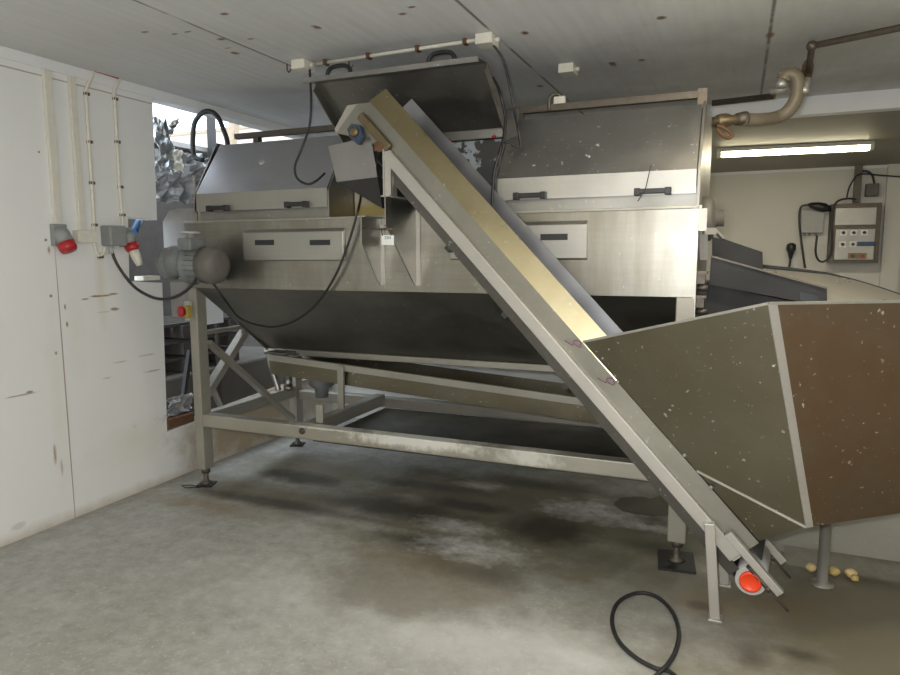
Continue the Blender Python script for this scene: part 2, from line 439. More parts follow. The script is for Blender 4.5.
# legs, pads
for (lx, ly, lab) in ((XL, YF, 0), (XR - .085, YF, 0), (XL, YR - .085, 0), (XR - .085, YR - .085, 0)):
    top = 1.30 if ly == YF else 1.25
    LW = .066 if lx == XL else .085
    lg = obj('leg', B().box((lx, ly, .115), (lx + LW, ly + .085, top)), 'legsteel', wm, bevel=.006)
    cx_, cy_ = lx + LW / 2, ly + .0425
    b = B(); b.lathe((cx_, cy_, .012), (0, 0, 1), [(0, .04), (.012, .036), (.02, .018), (.04, .016), (.115, .016)], 16); b.lathe((cx_, cy_, .085), (0, 0, 1), [(0, .028), (.03, .028)], 6)
    obj('levelling_foot', b, 'galv', lg)
    a = .35 if lx == XL else .12
    w_, d_ = (.05, .05) if lx == XL else (.085, .11)
    q = [(math.cos(a) * i * w_ - math.sin(a) * j * d_ + cx_, math.sin(a) * i * w_ + math.cos(a) * j * d_ + cy_) for i, j in ((-1, -1), (1, -1), (1, 1), (-1, 1))]
    obj('rubber_pad', B().prism(q, 'Z', .001, .012), 'rubber', lg)
# end posts (upper, flush with the front panel)
obj('end_plate', B().prism([(YF + .001, .86), (YF + .001, 1.71), (YF + .02, 1.88), (YF + .235, 2.215), (4.33, 2.215), (4.33, 1.1), (4.05, .80), (3.85, .80), (3.40, 1.2), (YF + .09, 1.2)], 'X', XR - .012, XR), 'steel', wm)
obj('end_plate', B().prism([(YF + .03, 1.30), (YF + .001, 1.71), (YF + .02, 1.88), (YF + .235, 2.215), (4.33, 2.215), (4.33, 1.28), (4.05, .80), (3.95, .80)], 'X', -3.118, -3.108), 'steel', wm)
# body
fp = obj('front_panel', B().box((XL + .085, YF, 1.30), (XR, YF + .006, 1.70)), 'panel', wm)
obj('front_panel', B().box((XL, YF, 1.302), (XL + .086, YF + .006, 1.70)), 'panel', wm)
obj('sloped_panel', B().plate([(XL + .067, YF + .003, 1.30), (XR - .085, YF + .003, 1.30), (XR - .085, 3.95, .835), (XL + .045, 3.95, .835)], .005), 'dull', wm)
obj('sloped_panel', B().plate([(XL + .085, 4.33, 1.30), (XR - .085, 4.33, 1.30), (XR - .085, 4.0, .835), (XL + .045, 4.0, .835)], .005), 'dull', wm)
obj('bottom_lip', B().box((XL + .045, 3.93, .79), (XR - .09, 4.02, .832)), 'frame', wm, bevel=.004)
obj('rear_panel', B().box((XL + .086, 4.325, 1.30), (XR - .013, 4.33, 2.2)), 'dull', wm)
obj('rim', B().box((XL, YF - .008, 1.700), (XR, YF + .05, 1.712)), 'frame', wm, bevel=.003)
for a, b_ in ((XL + .087, -2.14), (-1.135, XR - .014)):
    obj('gasket_strip', B().box((a, YF + .03, 1.712), (b_, YF + .036, 1.80)), 'dull', wm)
# hood behind the lids
obj('hood_top', B().box((-3.07, YF + .24, 2.185), (XR - .014, 4.32, 2.193)), 'lid', wm)
obj('inner_back', B().box((-2.12, 3.56, 1.62), (-1.145, 3.566, 2.12)), 'peel', wm)
obj('inner_sheet', B().box((-2.12, 3.54, 1.60), (-1.64, 3.546, 1.93)), 'beige', wm)
obj('hinge_strip', B().box((-2.12, YF + .235, 2.12), (-1.15, YF + .255, 2.185)), 'dull', wm)
# hatches
def slot(cx_, cz_, w_, h_, y_, parent): obj('slot', B().box((cx_ - w_ / 2, y_ - .003, cz_ - h_ / 2), (cx_ + w_ / 2, y_ + .003, cz_ + h_ / 2)), 'blackp', parent)
def hatch(x0, x1, z0, z1, slots):
    b = B(); b.prism([(YF - .022, z0 + .006), (YF - .022, z1 - .02), (YF - .001, z1), (YF - .001, z0)], 'X', x0, x1)
    h = obj('hatch_cover', b, 'band', wm, bevel=.004)
    for px, py, w_ in slots:
        p = at(px, py, Y=YF - .022); slot(p.x, p.z, w_, .030, YF - .022, h)
hatch(-2.72, -2.024, 1.466, 1.652, [(264.5, 242.5, .135), (320, 242.5, .135)])
hatch(-1.38, -.667, 1.470, 1.660, [(554, 237, .135), (498, 238, .135)])
# lids
def lid_section(x0, x1, d=0.0):
    """closed lid: upright front band + slope"""
    b = B(); b.prism([(YF - .002, 1.768), (YF - .002, 1.875), (YF + .012, 1.875), (YF + .012, 1.768)], 'X', x0, x1)
    s = B(); s.prism([(YF - .002, 1.875), (YF + .232, 2.200), (YF + .24, 2.193), (YF + .012, 1.872)], 'X', x0, x1)
    for xx in (x0, x1 - .004): s.prism([(YF + .006, 1.775), (YF + .006, 1.872), (YF + .235, 2.19), (YF + .235, 2.12)], 'X', xx, xx + .004)
    return b, s
def black_handle(parent, a, b_, y_):
    p, q = at(*a, Y=y_), at(*b_, Y=y_)
    h = B(); z = (p.z + q.z) / 2; hh = .012
    h.box((p.x, y_ - .035, z - hh), (q.x, y_ - .02, z + hh))
    for xx in (p.x, q.x): h.box((xx - .012, y_ - .036, z - .019), (xx + .016, y_ + .003, z + .016))
    return obj('handle', h, 'blackp', parent, bevel=.004)
for x0, x1, hs, mt in ((-3.083, -2.135, [((211, 208.5), (228, 208)), ((289, 205), (307, 204))], 'daylit'), (-1.128, -.186, [((517, 196), (544, 195.5)), ((637.5, 192), (668, 191))], 'lid')):
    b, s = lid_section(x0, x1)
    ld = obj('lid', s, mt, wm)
    bd = obj('lid_band', b, 'band', ld)
    for a, c_ in hs: black_handle(ld, a, c_, YF - .002)
    if x0 < -2:
        n = Vector((0, -.325, .234)).normalized(); c_ = at(262, 169, Y=YF + .13); c_.z = 1.875 + (c_.y - YF + .002) * 1.389
        obj('round_plug', B().lathe(c_ - n * .004, n, [(0, .018), (.007, .018), (.009, .012)], 18), 'greylite', ld)
    else:
        t_ = B(); p = at(645, 190, Y=YF - .035); t_.tube([(p.x - .03, YF - .045, p.z - .05), (p.x, YF - .042, p.z), (p.x + .01, YF - .03, p.z + .05), (p.x + .02, YF - .012, p.z + .11)], .0022, 6, spline=6)
        obj('tie_wire', t_, 'blackp', ld)
# open lid
H = Vector((0, 3.49, 2.165)); a = math.radians(144)
F = H + .41 * Vector((0, math.cos(a), math.sin(a))); a2 = a + math.radians(37); T = F + .115 * Vector((0, math.cos(a2), math.sin(a2)))
x0, x1 = -2.115, -1.145
def seg_plate(A, B_, th):
    d = (B_ - A).normalized(); n = Vector((0, -d.z, d.y)) * th
    if n.z < 0: n = -n
    return [(A.y, A.z), (B_.y, B_.z), ((B_ + n).y, (B_ + n).z), ((A + n).y, (A + n).z)]
b = B(); b.prism(seg_plate(H, F, .006), 'X', x0, x1)
ol = obj('lid', b, 'dull', wm, label='lid of the middle section propped wide open')
b = B(); b.prism(seg_plate(F, T, .006), 'X', x0, x1)
n_ = Vector((0, .0, -.02)); b.prism([(T.y, T.z - .018), (T.y + .006, T.z - .018), (T.y + .006, T.z + .007), (T.y, T.z + .007)], 'X', x0, x1)
bd = obj('lid_band', b, 'lid', ol)
for xx in (x0, x1 - .006):
    dn = Vector((0, -(F - H).normalized().z, (F - H).normalized().y)); dn = dn if dn.z < 0 else -dn
    b = B(); q = [H, F, F + dn * .05, H + dn * .07]; b.prism([(p.y, p.z) for p in q], 'X', xx, xx + .006)
    obj('lid_side', b, 'dull', ol)
for pa, pb in (((327, 77), (350, 74)), ((428, 64), (454, 61))):
    p = at(*pa, Y=T.y + .05); q = at(*pb, Y=T.y + .05); z = T.z + .004; yb = T.y + .055
    pts = [(p.x, yb, z), (p.x + .004, yb, z + .035), (p.x * .75 + q.x * .25, yb, z + .055), (p.x * .25 + q.x * .75, yb, z + .055), (q.x - .004, yb, z + .035), (q.x, yb, z)]
    obj('handle', B().tube(pts, .011, 10, spline=5), 'blackp', ol)
# dividers between lids, top rail
obj('divider', B().prism([(YF + .0, 1.715), (YF + .0, 1.88), (YF + .245, 2.245), (YF + .30, 2.245), (YF + .30, 1.715)], 'X', -1.139, -1.131), 'lid', wm)
obj('divider', B().prism([(YF + .0, 1.715), (YF + .0, 1.86), (YF + .22, 2.18), (YF + .30, 2.18), (YF + .30, 1.715)], 'X', -2.133, -2.125), 'lid', wm)
st = B(); p0 = at(513, 111, Y=3.48); st.plate([at(505, 111, Y=3.49), at(519, 109, Y=3.49), at(517, 140, Y=3.43), at(506, 150, Y=3.41)], .006)
obj('lid_stay', st, 'lid', wm)
obj('top_rail', B().box((-3.05, 3.60, 2.252), (XR - .045, 3.64, 2.285)), 'galv', wm)
obj('rail_post', B().box((XR - .044, 3.60, 2.193), (XR, 3.64, 2.295)), 'galv', wm)
obj('rail_post', B().box((-1.14, 3.60, 2.193), (-1.10, 3.64, 2.251)), 'galv', wm)
obj('rail_post', B().box((-2.9, 3.60, 2.193), (-2.86, 3.64, 2.251)), 'galv', wm)
obj('red_bolt', B().blob(at(450, 141, Y=3.50) , (.012, .012, .010)), 'red', wm)
obj('red_bolt', B().blob(at(494, 137, Y=3.50), (.012, .012, .010)), 'red', wm)
# frame rails
obj('rail', B().box((XL + .067, YF + .002, .404), (XR - .086, YF + .082, .486)), 'frontrail', wm, bevel=.006, label='front lower rail of the frame with chalky drips')
obj('rail', B().box((XL + .086, YR - .082, .384), (XR - .086, YR - .002, .455)), 'frame', wm, bevel=.006)
for x_ in (XL - .01, XR - .085): obj('rail', B().box((x_ + .012, YF + .086, .404), (x_ + .074, YR - .086, .486)), 'frame', wm, bevel=.006)
obj('rail', B().box((XL + .02, YF + .086, .995), (XL + .075, YR - .086, 1.02)), 'frame', wm)
obj('rail', B().box((-2.41, YF + .083, .404), (-2.34, YR - .083, .486)), 'frame', wm, bevel=.006)
bp = at(302, 431, Y=YF); obj('bolt', B().lathe((bp.x, YF + .003, bp.z), (0, -1, 0), [(0, .02), (.008, .02), (.010, .013), (.014, .013)], 14), 'galv', wm)
# cross braces in the left end frame
obj('brace', B().bar((XL + .035, YF + .07, .60), (XL + .035, 3.89, 1.105), .05, .06, up=(1, 0, 0)), 'frame', wm, bevel=.004)
obj('brace', B().bar((XL + .075, YF + .07, .95), (XL + .075, 4.20, .25), .03, .06, up=(1, 0, 0)), 'frame', wm, bevel=.004)
# tray, gutter and posts
obj('tray', B().box((-2.338, YF + .084, .372), (XR - .088, YR - .084, .383)), 'tray', wm)
g0, g1 = Vector((-2.98, 3.78, .818)), Vector((-.30, 3.78, .652))
b = B()
def gpt(t, y_, dz): return Vector((g0.x + (g1.x - g0.x) * t, y_, g0.z + (g1.z - g0.z) * t + dz))
b.hexa([gpt(0, 3.78, -.135), gpt(1, 3.78, -.135), gpt(1, 3.785, -.135), gpt(0, 3.785, -.135)], [gpt(0, 3.78, 0), gpt(1, 3.78, 0), gpt(1, 3.785, 0), gpt(0, 3.785, 0)])
b.hexa([gpt(0, 4.10, -.135), gpt(1, 4.10, -.135), gpt(1, 4.105, -.135), gpt(0, 4.105, -.135)], [gpt(0, 4.10, 0), gpt(1, 4.10, 0), gpt(1, 4.105, 0), gpt(0, 4.105, 0)])
b.hexa([gpt(0, 3.78, -.140), gpt(1, 3.78, -.140), gpt(1, 4.105, -.140), gpt(0, 4.105, -.140)], [gpt(0, 3.78, -.135), gpt(1, 3.78, -.135), gpt(1, 4.105, -.135), gpt(0, 4.105, -.135)])
gt = obj('gutter', b, 'hopper', wm)
b = B(); b.hexa([gpt(0, 3.76, -.042), gpt(1, 3.76, -.042), gpt(1, 3.78, -.042), gpt(0, 3.78, -.042)], [gpt(0, 3.76, 0), gpt(1, 3.76, 0), gpt(1, 3.78, 0), gpt(0, 3.78, 0)])
obj('gutter_flange', b, 'frame', gt)
obj('gutter_label', B().box((-1.03, 4.0, .80), (-.96, 4.004, .84)), 'label', gt)
obj('post', B().box((-2.400, 3.735, .487), (-2.356, 3.759, .775)), 'frame', wm, bevel=.003)
x_ = at(321, 412, Y=3.38).x; obj('post', B().box((x_ - .025, YF + .09, .487), (x_ + .025, YF + .11, .60)), 'frame', wm, bevel=.003)
# drain funnel + valve under the left end
b = B(); b.lathe((-2.93, 3.92, .81), (0, 0, -1), [(0, .10), (.04, .10), (.18, .03), (.24, .028), (.24, .034), (.27, .034)], 18)
obj('drain_funnel', b, 'dull', wm)
obj('drain_pipe', B().tube([(-3.04, 3.86, .80), (-3.03, 3.86, .72), (-2.99, 3.86, .60), (-2.97, 3.86, .54)], .02, 10, spline=4), 'steel', wm)
obj('drain_pan', B().box((-3.04, 3.80, .81), (-2.86, 4.0, .825)), 'motorfan', wm)
obj('gear_unit', B().lathe((-2.66, 3.94, .665), (0, 0, -1), [(0, .10), (.07, .09), (.10, .05), (.16, .045)], 18), 'motor', wm)
# support brackets for the elevator on the front panel
def gusset(xg, top, ytop, mat):
    b = B(); b.prism([(YF - .001, 1.335), (YF - .001, top), (ytop, top), (ytop, top - .14), (YF - .03, 1.335)], 'X', xg, xg + .006)
    g = obj('bracket', b, mat, wm)
    b = B(); b.box((xg - .02, YF - .012, 1.335), (xg + .028, YF - .001, top - .04)); b.box((xg - .02, ytop, top - .006), (xg + .028, YF - .001, top))
    obj('bracket_flange', b, 'white_steel', g)
    return g
gusset(-1.585, 1.785, 2.925, 'steel'); gusset(-1.80, 1.70, 3.06, 'band')
lb = at(388, 240, Y=YF - .02)
YL = 2.90
lab = obj('tag_plate', B().plate([at(381.5, 235, Y=YL), at(394, 235.4, Y=YL), at(394, 245, Y=YL), at(381.5, 245, Y=YL)], .002), 'label', wm)
b = B(); e_ = at(381, 229, Y=YL); b.cyl((-1.797, 3.07, 1.635), e_, .004, 8); b.cyl(e_, at(393, 229, Y=YL), .004, 8); b.cyl(e_, at(382.5, 236, Y=YL), .003, 8)
obj('tag_rod', b, 'galv', lab)
text_obj('tag_writing', '22N', .020, at(387.5, 237.8, Y=YL - .0018), (1, 0, 0), (0, 0, 1), 'ink', lab)
# bearing parts at the right end
ep = obj('bearing_plate', B().box((XR + .001, YF + .0, 1.62), (XR + .012, YF + .02, 1.715)), 'white_steel', wm)
b = B(); b.box((XR + .0005, YF + .005, 1.60), (XR + .035, YF + .012, 1.70)); obj('bracket_tab', b, 'white_steel', wm)
b = B(); b.lathe((XR, 3.62, 1.67), (1, 0, 0), [(0, .11), (.04, .11), (.055, .085), (.065, .04), (.10, .04)], 24)
obj('shaft_bearing', b, 'motorfan', wm)
b = B(); b.bar((XR + .02, 3.32, 1.60), (XR + .07, 3.36, 1.60), .02, .03); b.bar((XR + .06, 3.36, 1.61), (XR + .10, 3.4, 1.57), .02, .012); b.bar((XR + .02, 3.34, 1.60), (XR + .025, 3.38, 1.47), .035, .01)
obj('latch', b, 'white_steel', wm)
for z_ in (1.41, 1.30):
    b = B(); b.box((XR + .001, 3.32, z_ - .05), (XR + .035, 3.36, z_)); b.cyl((XR + .001, 3.34, z_ - .07), (XR + .05, 3.34, z_ - .07), .014, 10); b.box((XR + .001, 3.31, z_ - .006), (XR + .045, 3.40, z_ + .006))
    obj('hinge', b, 'galv', wm)
# left end box and gear motor
b = B(); b.prism([(-3.40, 1.79), (-3.33, 1.80), (-3.09, 1.80), (-3.09, 1.50), (-3.46, 1.50), (-3.46, 1.72)], 'Y', 3.36, 3.80)
obj('end_box', b, 'greysheet', wm)
b = B(); b.prism([(-3.62, 1.52), (-3.42, 1.82), (-3.24, 1.84), (-3.24, 1.52)], 'Y', 3.86, 4.2); obj('end_box', b, 'greysheet', wm)
obj('end_box_edge', B().box((-3.175, 3.345, 1.715), (-3.165, 3.36, 2.0)), 'white_steel', wm)
b = B(); b.plate([(-3.52, 3.40, 1.45), (-3.175, 3.40, 1.20), (-3.175, 3.40, 1.48)], .006); obj('end_cover', b, 'greysheet', wm)
obj('end_cover', B().box((-3.40, 3.335, 1.10), (-3.172, 3.341, 1.42)), 'greysheet', wm)
mb = Vector((-3.02, 3.08, 1.465))
gm = obj('gear_motor', B().lathe((-3.110, mb.y, mb.z - .0), (1, 0, 0), [(0, .075), (.02, .095), (.12, .095), (.13, .06), (.16, .06)], 24), 'motor', wm)
b = B(); b.lathe((-2.970, mb.y, mb.z - .02), (1, 0, 0), [(0, .115), (.02, .118), (.03, .095), (.13, .09)], 28)
obj('motor_body', b, 'motor', gm)
b = B()
for k in range(20):
    a_ = 2 * math.pi * k / 20; d = Vector((0, math.cos(a_), math.sin(a_))); c0 = Vector((0, mb.y, mb.z - .02))
    b.bar(Vector((-2.935, 0, 0)) + c0 + d * .096, Vector((-2.85, 0, 0)) + c0 + d * .096, .005, .018, up=d)
obj('cooling_fin', b, 'motor', gm)
obj('fan_cover', B().lathe((-2.855, mb.y, mb.z - .02), (1, 0, 0), [(0, .108), (.07, .108), (.10, .09), (.112, .05), (.114, .01)], 28), 'motorfan', gm)
obj('terminal_box', B().box((-2.970, mb.y - .10, mb.z + .065), (-2.87, mb.y + .02, mb.z + .135)), 'motor', gm, bevel=.008)
obj('breather_cap', B().lathe((-2.940, mb.y - .02, mb.z + .13), (0, 0, 1), [(0, .02), (.03, .02), (.032, .055), (.042, .055), (.046, .03)], 20), 'greylite', gm)
obj('mount_bracket', B().box((-3.08, 3.02, 1.345), (-2.86, 3.26, 1.36)), 'motorfan', gm)
obj('gear_housing', B().blob((-3.145, 3.10, 1.455), (.075, .09, .10), .1, 3), 'motor', gm)
obj('oxide_patch', B().blob((-3.07, 3.03, 1.51), (.035, .03, .025), .3, 5), 'rustyred', gm)

# emergency stop
es = thing('emergency_stop', at(181, 311, Y=3.25), 'red and yellow emergency stop button hanging beside the left front leg of the washer', 'emergency stop')
p = at(186, 311, Y=3.245)
es.location = p
obj('housing', B().box((p.x - .005, 3.215, p.z - .045), (p.x + .035, 3.268, p.z + .04)), 'yellow', es, bevel=.012)
obj('mount', B().box((p.x - .01, 3.245, p.z - .06), (p.x + .03, 3.268, p.z + .062)), 'greylite', es)
obj('button', B().lathe((p.x + .008, 3.222, p.z), (-.38, -.92, 0), [(0, .026), (.012, .026), (.014, .037), (.03, .037), (.036, .022)], 20), 'red', es)

# ------------------------------------------------------------------ inclined elevator
U = Vector((-0.6928746, 0.06495699, 0.7181263)); V = Vector((0.09334071, 0.99563423, 0)); W = Vector((0.71499112, -0.06703042, 0.6959128)); O = Vector((0, 2.85, 0))
def L(u, v, w): return O + U * u + V * v + W * w
def lbox(b, u0, u1, v0, v1, w0, w1):
    return b.hexa([L(u0, v0, w0), L(u1, v0, w0), L(u1, v1, w0), L(u0, v1, w0)], [L(u0, v0, w1), L(u1, v0, w1), L(u1, v1, w1), L(u0, v1, w1)])
def lprism(b, pts, v0, v1): return b.hexa([L(p[0], v0, p[1]) for p in pts], [L(p[0], v1, p[1]) for p in pts])
WV = .27
el = thing('elevator_conveyor', (-.02, 2.97, 0), 'steep narrow steel elevator conveyor rising from floor to the open middle lid', 'conveyor')
for v0, v1 in ((0, .004), (WV - .004, WV)):
    b = B(); lprism(b, [(.164, .255), (.164, .337), (2.801, .337), (2.858, .279), (2.859, .092), (2.756, .156), (2.62, .22), (2.56, .255)], v0, v1)
    obj('side_panel', b, 'web', el)
for s, v0, v1 in ((0, -.022, 0), (1, WV, WV + .022)):
    b = B(); lbox(b, .169, 2.549, v0, v1, .200, .255); obj('side_rail', b, 'white_steel', el, bevel=.003)
for s in (0, 1):
    va, vb = (0, .033) if s == 0 else (WV, WV + .004)
    b = B(); b.hexa([L(1.0, va, .337), L(2.81, va, .337), L(2.797, vb, .430), L(1.0, vb, .430)], [L(1.0, va + .004, .337), L(2.81, va + .004, .337), L(2.797, vb + .004, .430), L(1.0, vb + .004, .430)])
    obj('skirt', b, 'skirt' if s == 0 else 'daylit', el)
b = B(); lbox(b, .10, 2.76, .02, WV - .02, .288, .294); lbox(b, .10, 2.70, .02, WV - .02, .155, .160); obj('belt', b, 'belt', el)
for k in range(11):
    b = B(); lbox(b, .45 + k * .22, .456 + k * .22, .025, WV - .025, .294, .325); obj('belt_cleat', b, 'belt', el)
b = B(); lbox(b, .12, 2.45, .004, .012, .15, .20); lbox(b, .12, 2.45, WV - .03, WV - .02, .15, .20); obj('return_guard', b, 'tray', el)
ro = B(); ro.cyl(L(.064, -.012, .209), L(.064, WV + .012, .209), .058, 28); tail = obj('tail_roller', ro, 'greylite', el)
obj('roller_cap', B().lathe(L(.064, -.012, .209), -V, [(0, .042), (.012, .042), (.014, .034), (.010, .030), (.010, .001)], 24), 'orange', tail)
for v0, v1 in ((-.035, -.006), (WV + .006, WV + .035)):
    b = B(); lbox(b, -.028, .263, v0, v1, .257, .289); tb = obj('tension_bar', b, 'white_steel', el, bevel=.003)
    vm = (v0 + v1) / 2
    obj('tension_screw', B().cyl(L(.11, vm, .248), L(-.095, vm, .248), .006, 8), 'galv', tb)
    obj('tension_nut', B().cyl(L(.02, vm, .248), L(.0, vm, .248), .013, 6), 'galv', tb)
    b = B(); lbox(b, .02, .12, v0 + .010, v1, .238, .257); obj('roller_block', b, 'blackp', tb)
b = B(); lbox(b, .16, .30, -.016, -.004, .21, .25); obj('slide_guide', b, 'white_steel', el)
for v_, xo in ((-.03, 0), (WV + .03, 0)):
    p = L(.331, v_, .246); f0 = Vector((p.x + .034, p.y + .0, .012))
    b = B(); b.bar(p + Vector((-.002, 0, .005)), f0, .04, .04, up=(0, 1, 0)); lg = obj('leg', b, 'white_steel', el, bevel=.003)
    obj('foot_plate', B().box((f0.x - .028, f0.y - .03, .001), (f0.x + .03, f0.y + .03, .014)), 'frame', lg, bevel=.003)
# head: drive bearing, post to the bracket, deflector chute
obj('drive_shaft', B().cyl(L(2.755, -.02, .183), L(2.755, WV + .02, .183), .014, 14), 'galv', el)
hb = B(); lprism(hb, [(2.80, .16), (2.80, .20), (2.755, .225), (2.71, .20), (2.70, .15), (2.76, .145)], -.03, -.002); be = obj('drive_bearing', hb, 'blue', el, bevel=.004)
obj('bearing_cap', B().lathe(L(2.755, -.03, .183), -V, [(0, .026), (.012, .024), (.016, .01)], 18), 'brass', be)
b = B(); lbox(b, 2.555, 2.80, -.022, -.002, .232, .278); obj('chain_guard', b, 'brass', el, bevel=.012)
b = B(); b.blob(L(2.60, -.018, .225), (.03, .012, .025), .4, 2); obj('rust_bloom', b, 'rust', el)
b = B(); lprism(b, [(2.859, .092), (2.858, .279), (2.90, .235), (2.88, .10)], 0, WV); obj('head_cover', b, 'white_steel', el)
p = L(2.576, .0, .231); q = L(2.426, .0, .081)
b = B(); x0_ = p.x + .003
b.box((x0_ - .006, p.y - .02, 1.786), (x0_ + .002, p.y + .03, p.z + .02)); b.box((x0_ + .006, p.y - .024, 1.786), (x0_ + .045, p.y - .016, p.z - .01)); b.box((x0_ + .040, p.y - .024, 1.786), (x0_ + .046, p.y + .03, p.z - .03))
obj('support_post', b, 'white_steel', el)
for v0, v1 in ((.0, .004), (WV - .004, WV)):
    b = B(); lprism(b, [(2.853, .012), (2.687, .217), (2.519, .107), (2.685, -.079)], v0, v1); ch = obj('discharge_chute', b, 'lid', el)
b = B(); b.plate([L(2.853, 0, .012), L(2.853, WV, .012), L(2.685, WV, -.079), L(2.685, 0, -.079)], .004); obj('chute_sheet', b, 'lid', ch)
b = B(); b.plate([L(2.68, 0, .217), L(2.68, WV, .217), L(2.519, WV, .107), L(2.519, 0, .107)], .004)
obj('chute_sheet', b, 'lid', ch)
b = B(); b.hexa([L(2.685, .002, -.079), L(2.519, .002, .107), L(2.525, .33, .07), L(2.65, .33, -.06)], [L(2.45, .30, -.03) + Vector((-.02, 0, 0)), L(2.395, .012, .016), L(2.395, .33, .016), L(2.40, .33, -.0)])
obj('chute_spout', b, 'darksteel', ch)
for u_, w_ in ((1.98, .148), (1.55, .148), (1.12, .148)):
    b = B(); lbox(b, u_, u_ + .03, .02, WV - .02, .125, .15); obj('cross_tie', b, 'belt', el)
for u_, ln in ((1.235, .05), (1.02, .05)):
    b = B(); b.tube([L(u_, -.004, .335), L(u_ + .02, -.012, .32), L(u_ + .01, -.012, .30), L(u_ + .05, -.010, .285)], .0018, 6, spline=4); b.tube([L(u_, -.004, .335), L(u_ - .02, -.012, .32), L(u_ + .005, -.012, .31)], .0018, 6, spline=4)
    obj('twine_tie', b, 'purple', el)

# ------------------------------------------------------------------ feed hopper
A_ = L(1.223, -.006, .345); D_ = L(.522, -.006, .345); E_ = L(.17, -.006, .345)
P2 = at(768.5, 304, Y=2.62)
Pb = on_plane(806.5, 527, A_, D_, P2)
Rr = at(900, 302, Y=2.93); R2 = P2 + (Rr - P2) * 2.2
Rb_ = on_plane(900, 513, P2, Pb, Rr); Rb2 = Pb + (Rb_ - Pb) * 2.0
fh = thing('feed_hopper', (.42, 3.37, 0), 'big grey-brown sheet steel feed hopper on a round post over the elevator foot', 'hopper')
TH = .004
obj('near_wall', B().plate([A_, P2, Pb, D_], TH), 'hopper', fh)
rw = obj('side_wall', B().plate([P2, R2, Rb2, Pb], TH), 'hopperside', fh)
Ee = E_ + V * .03
lw = on_plane(763, 543, A_, D_, P2)
obj('lower_wall', B().plate([D_ + V * .004, Pb + Vector((0, .004, 0)), E_ + V * .006], TH), 'hopper', fh)
# weld strip on the corner
d = (Pb - P2).normalized(); b = B()
sa = (R2 - P2).normalized(); off = Vector((0, -.004, 0))
b.plate([P2 + off - sa * .003, P2 + sa * .034 + off, Pb + sa * .028 + off, Pb + off - sa * .003], .004); obj('corner_strip', b, 'white_steel', rw)
b = B()
for p, q in ((A_, P2), (P2, R2)): b.bar(p + Vector((0, 0, .002)), q + Vector((0, 0, .002)), .012, .01)
obj('rim', b, 'frame', fh)
b = B(); b.bar(D_ - V * .004, Pb - V * .004, .008, .008); obj('weld_seam', b, 'white_steel', fh)
Ab = L(1.223, WV + .01, .345); K1 = Vector((R2.x + .0, R2.y + .25, 1.22)); K2 = Vector((.25, 3.42, 1.16))
obj('back_wall', B().plate([Ab, K2, Vector((.30, 3.36, .62)), L(.522, WV + .01, .345)], TH), 'hopper', fh)
obj('back_wall', B().plate([K2, K1, Vector((K1.x - .05, K1.y - .1, .66)), Vector((.30, 3.36, .62))], TH), 'hopper', fh)
obj('floor_plate', B().plate([Pb + Vector((0, .006, .01)), Rb2 + Vector((0, .006, .01)), Vector((K1.x - .05, K1.y - .1, .66)), Vector((.30, 3.36, .62)), L(.45, .2, .36)], TH), 'hopper', fh)
b = B(); b.lathe((.417, 3.33, .001), (0, 0, 1), [(0, .05), (.008, .05), (.010, .023), (.64, .023)], 18); obj('support_post', b, 'frame', fh)
for pp in (L(.60, -.01, .35), L(.44, -.012, .345), L(1.0, -.012, .345)):
    obj('bolt', B().lathe(pp, -V, [(0, .008), (.006, .008), (.009, .004)], 10), 'frame', fh)

# ------------------------------------------------------------------ discharge chute at the right end
dc = thing('discharge_trough', (.15, 3.6, 1.25), 'black sloping discharge trough leading right from the end of the washer', 'chute')
b = B(); a0, a1 = at(711, 257, Y=3.45), at(827, 289, Y=3.45); b0, b1 = at(709, 284, Y=3.45), at(827, 306, Y=3.45)
b.hexa([b0, b1, b1 + Vector((0, .004, 0)), b0 + Vector((0, .004, 0))], [a0, a1, a1 + Vector((0, .004, 0)), a0 + Vector((0, .004, 0))]); obj('side_plate', b, 'darksteel', dc)
b = B(); b.plate([b0, b1, b1 + Vector((.02, .40, 0)), b0 + Vector((0, .40, 0))], .005); obj('base_plate', b, 'darksteel', dc)
b = B(); q = [at(712, 237, Y=3.85), at(724, 239, Y=3.85), at(762.5, 252, Y=3.85), at(763, 269, Y=3.85), at(763, 285, Y=3.85), at(712, 272, Y=3.85)]; b.plate(q, .005); obj('side_plate', b, 'darksteel', dc)
b = B(); b.bar(a0 + Vector((0, 0, .004)), a1 + Vector((0, 0, .004)), .018, .008); obj('edge_bead', b, 'galv', dc)
b = B(); b.box((XR + .002, 3.46, 1.20), (XR + .04, 3.86, 1.36)); obj('mount', b, 'darksteel', dc)
b = B(); b.prism([(-.16, 1.36), (.30, 1.262), (.30, 1.05), (-.16, .95)], 'Y', 3.50, 3.84); obj('catch_box', b, 'darksteel', dc)
b = B(); b.plate([at(800, 292, Y=3.447), at(818, 296, Y=3.447), at(818, 302, Y=3.447), at(800, 300, Y=3.447)], .004); obj('rubber_pad', b, 'blackp', dc)

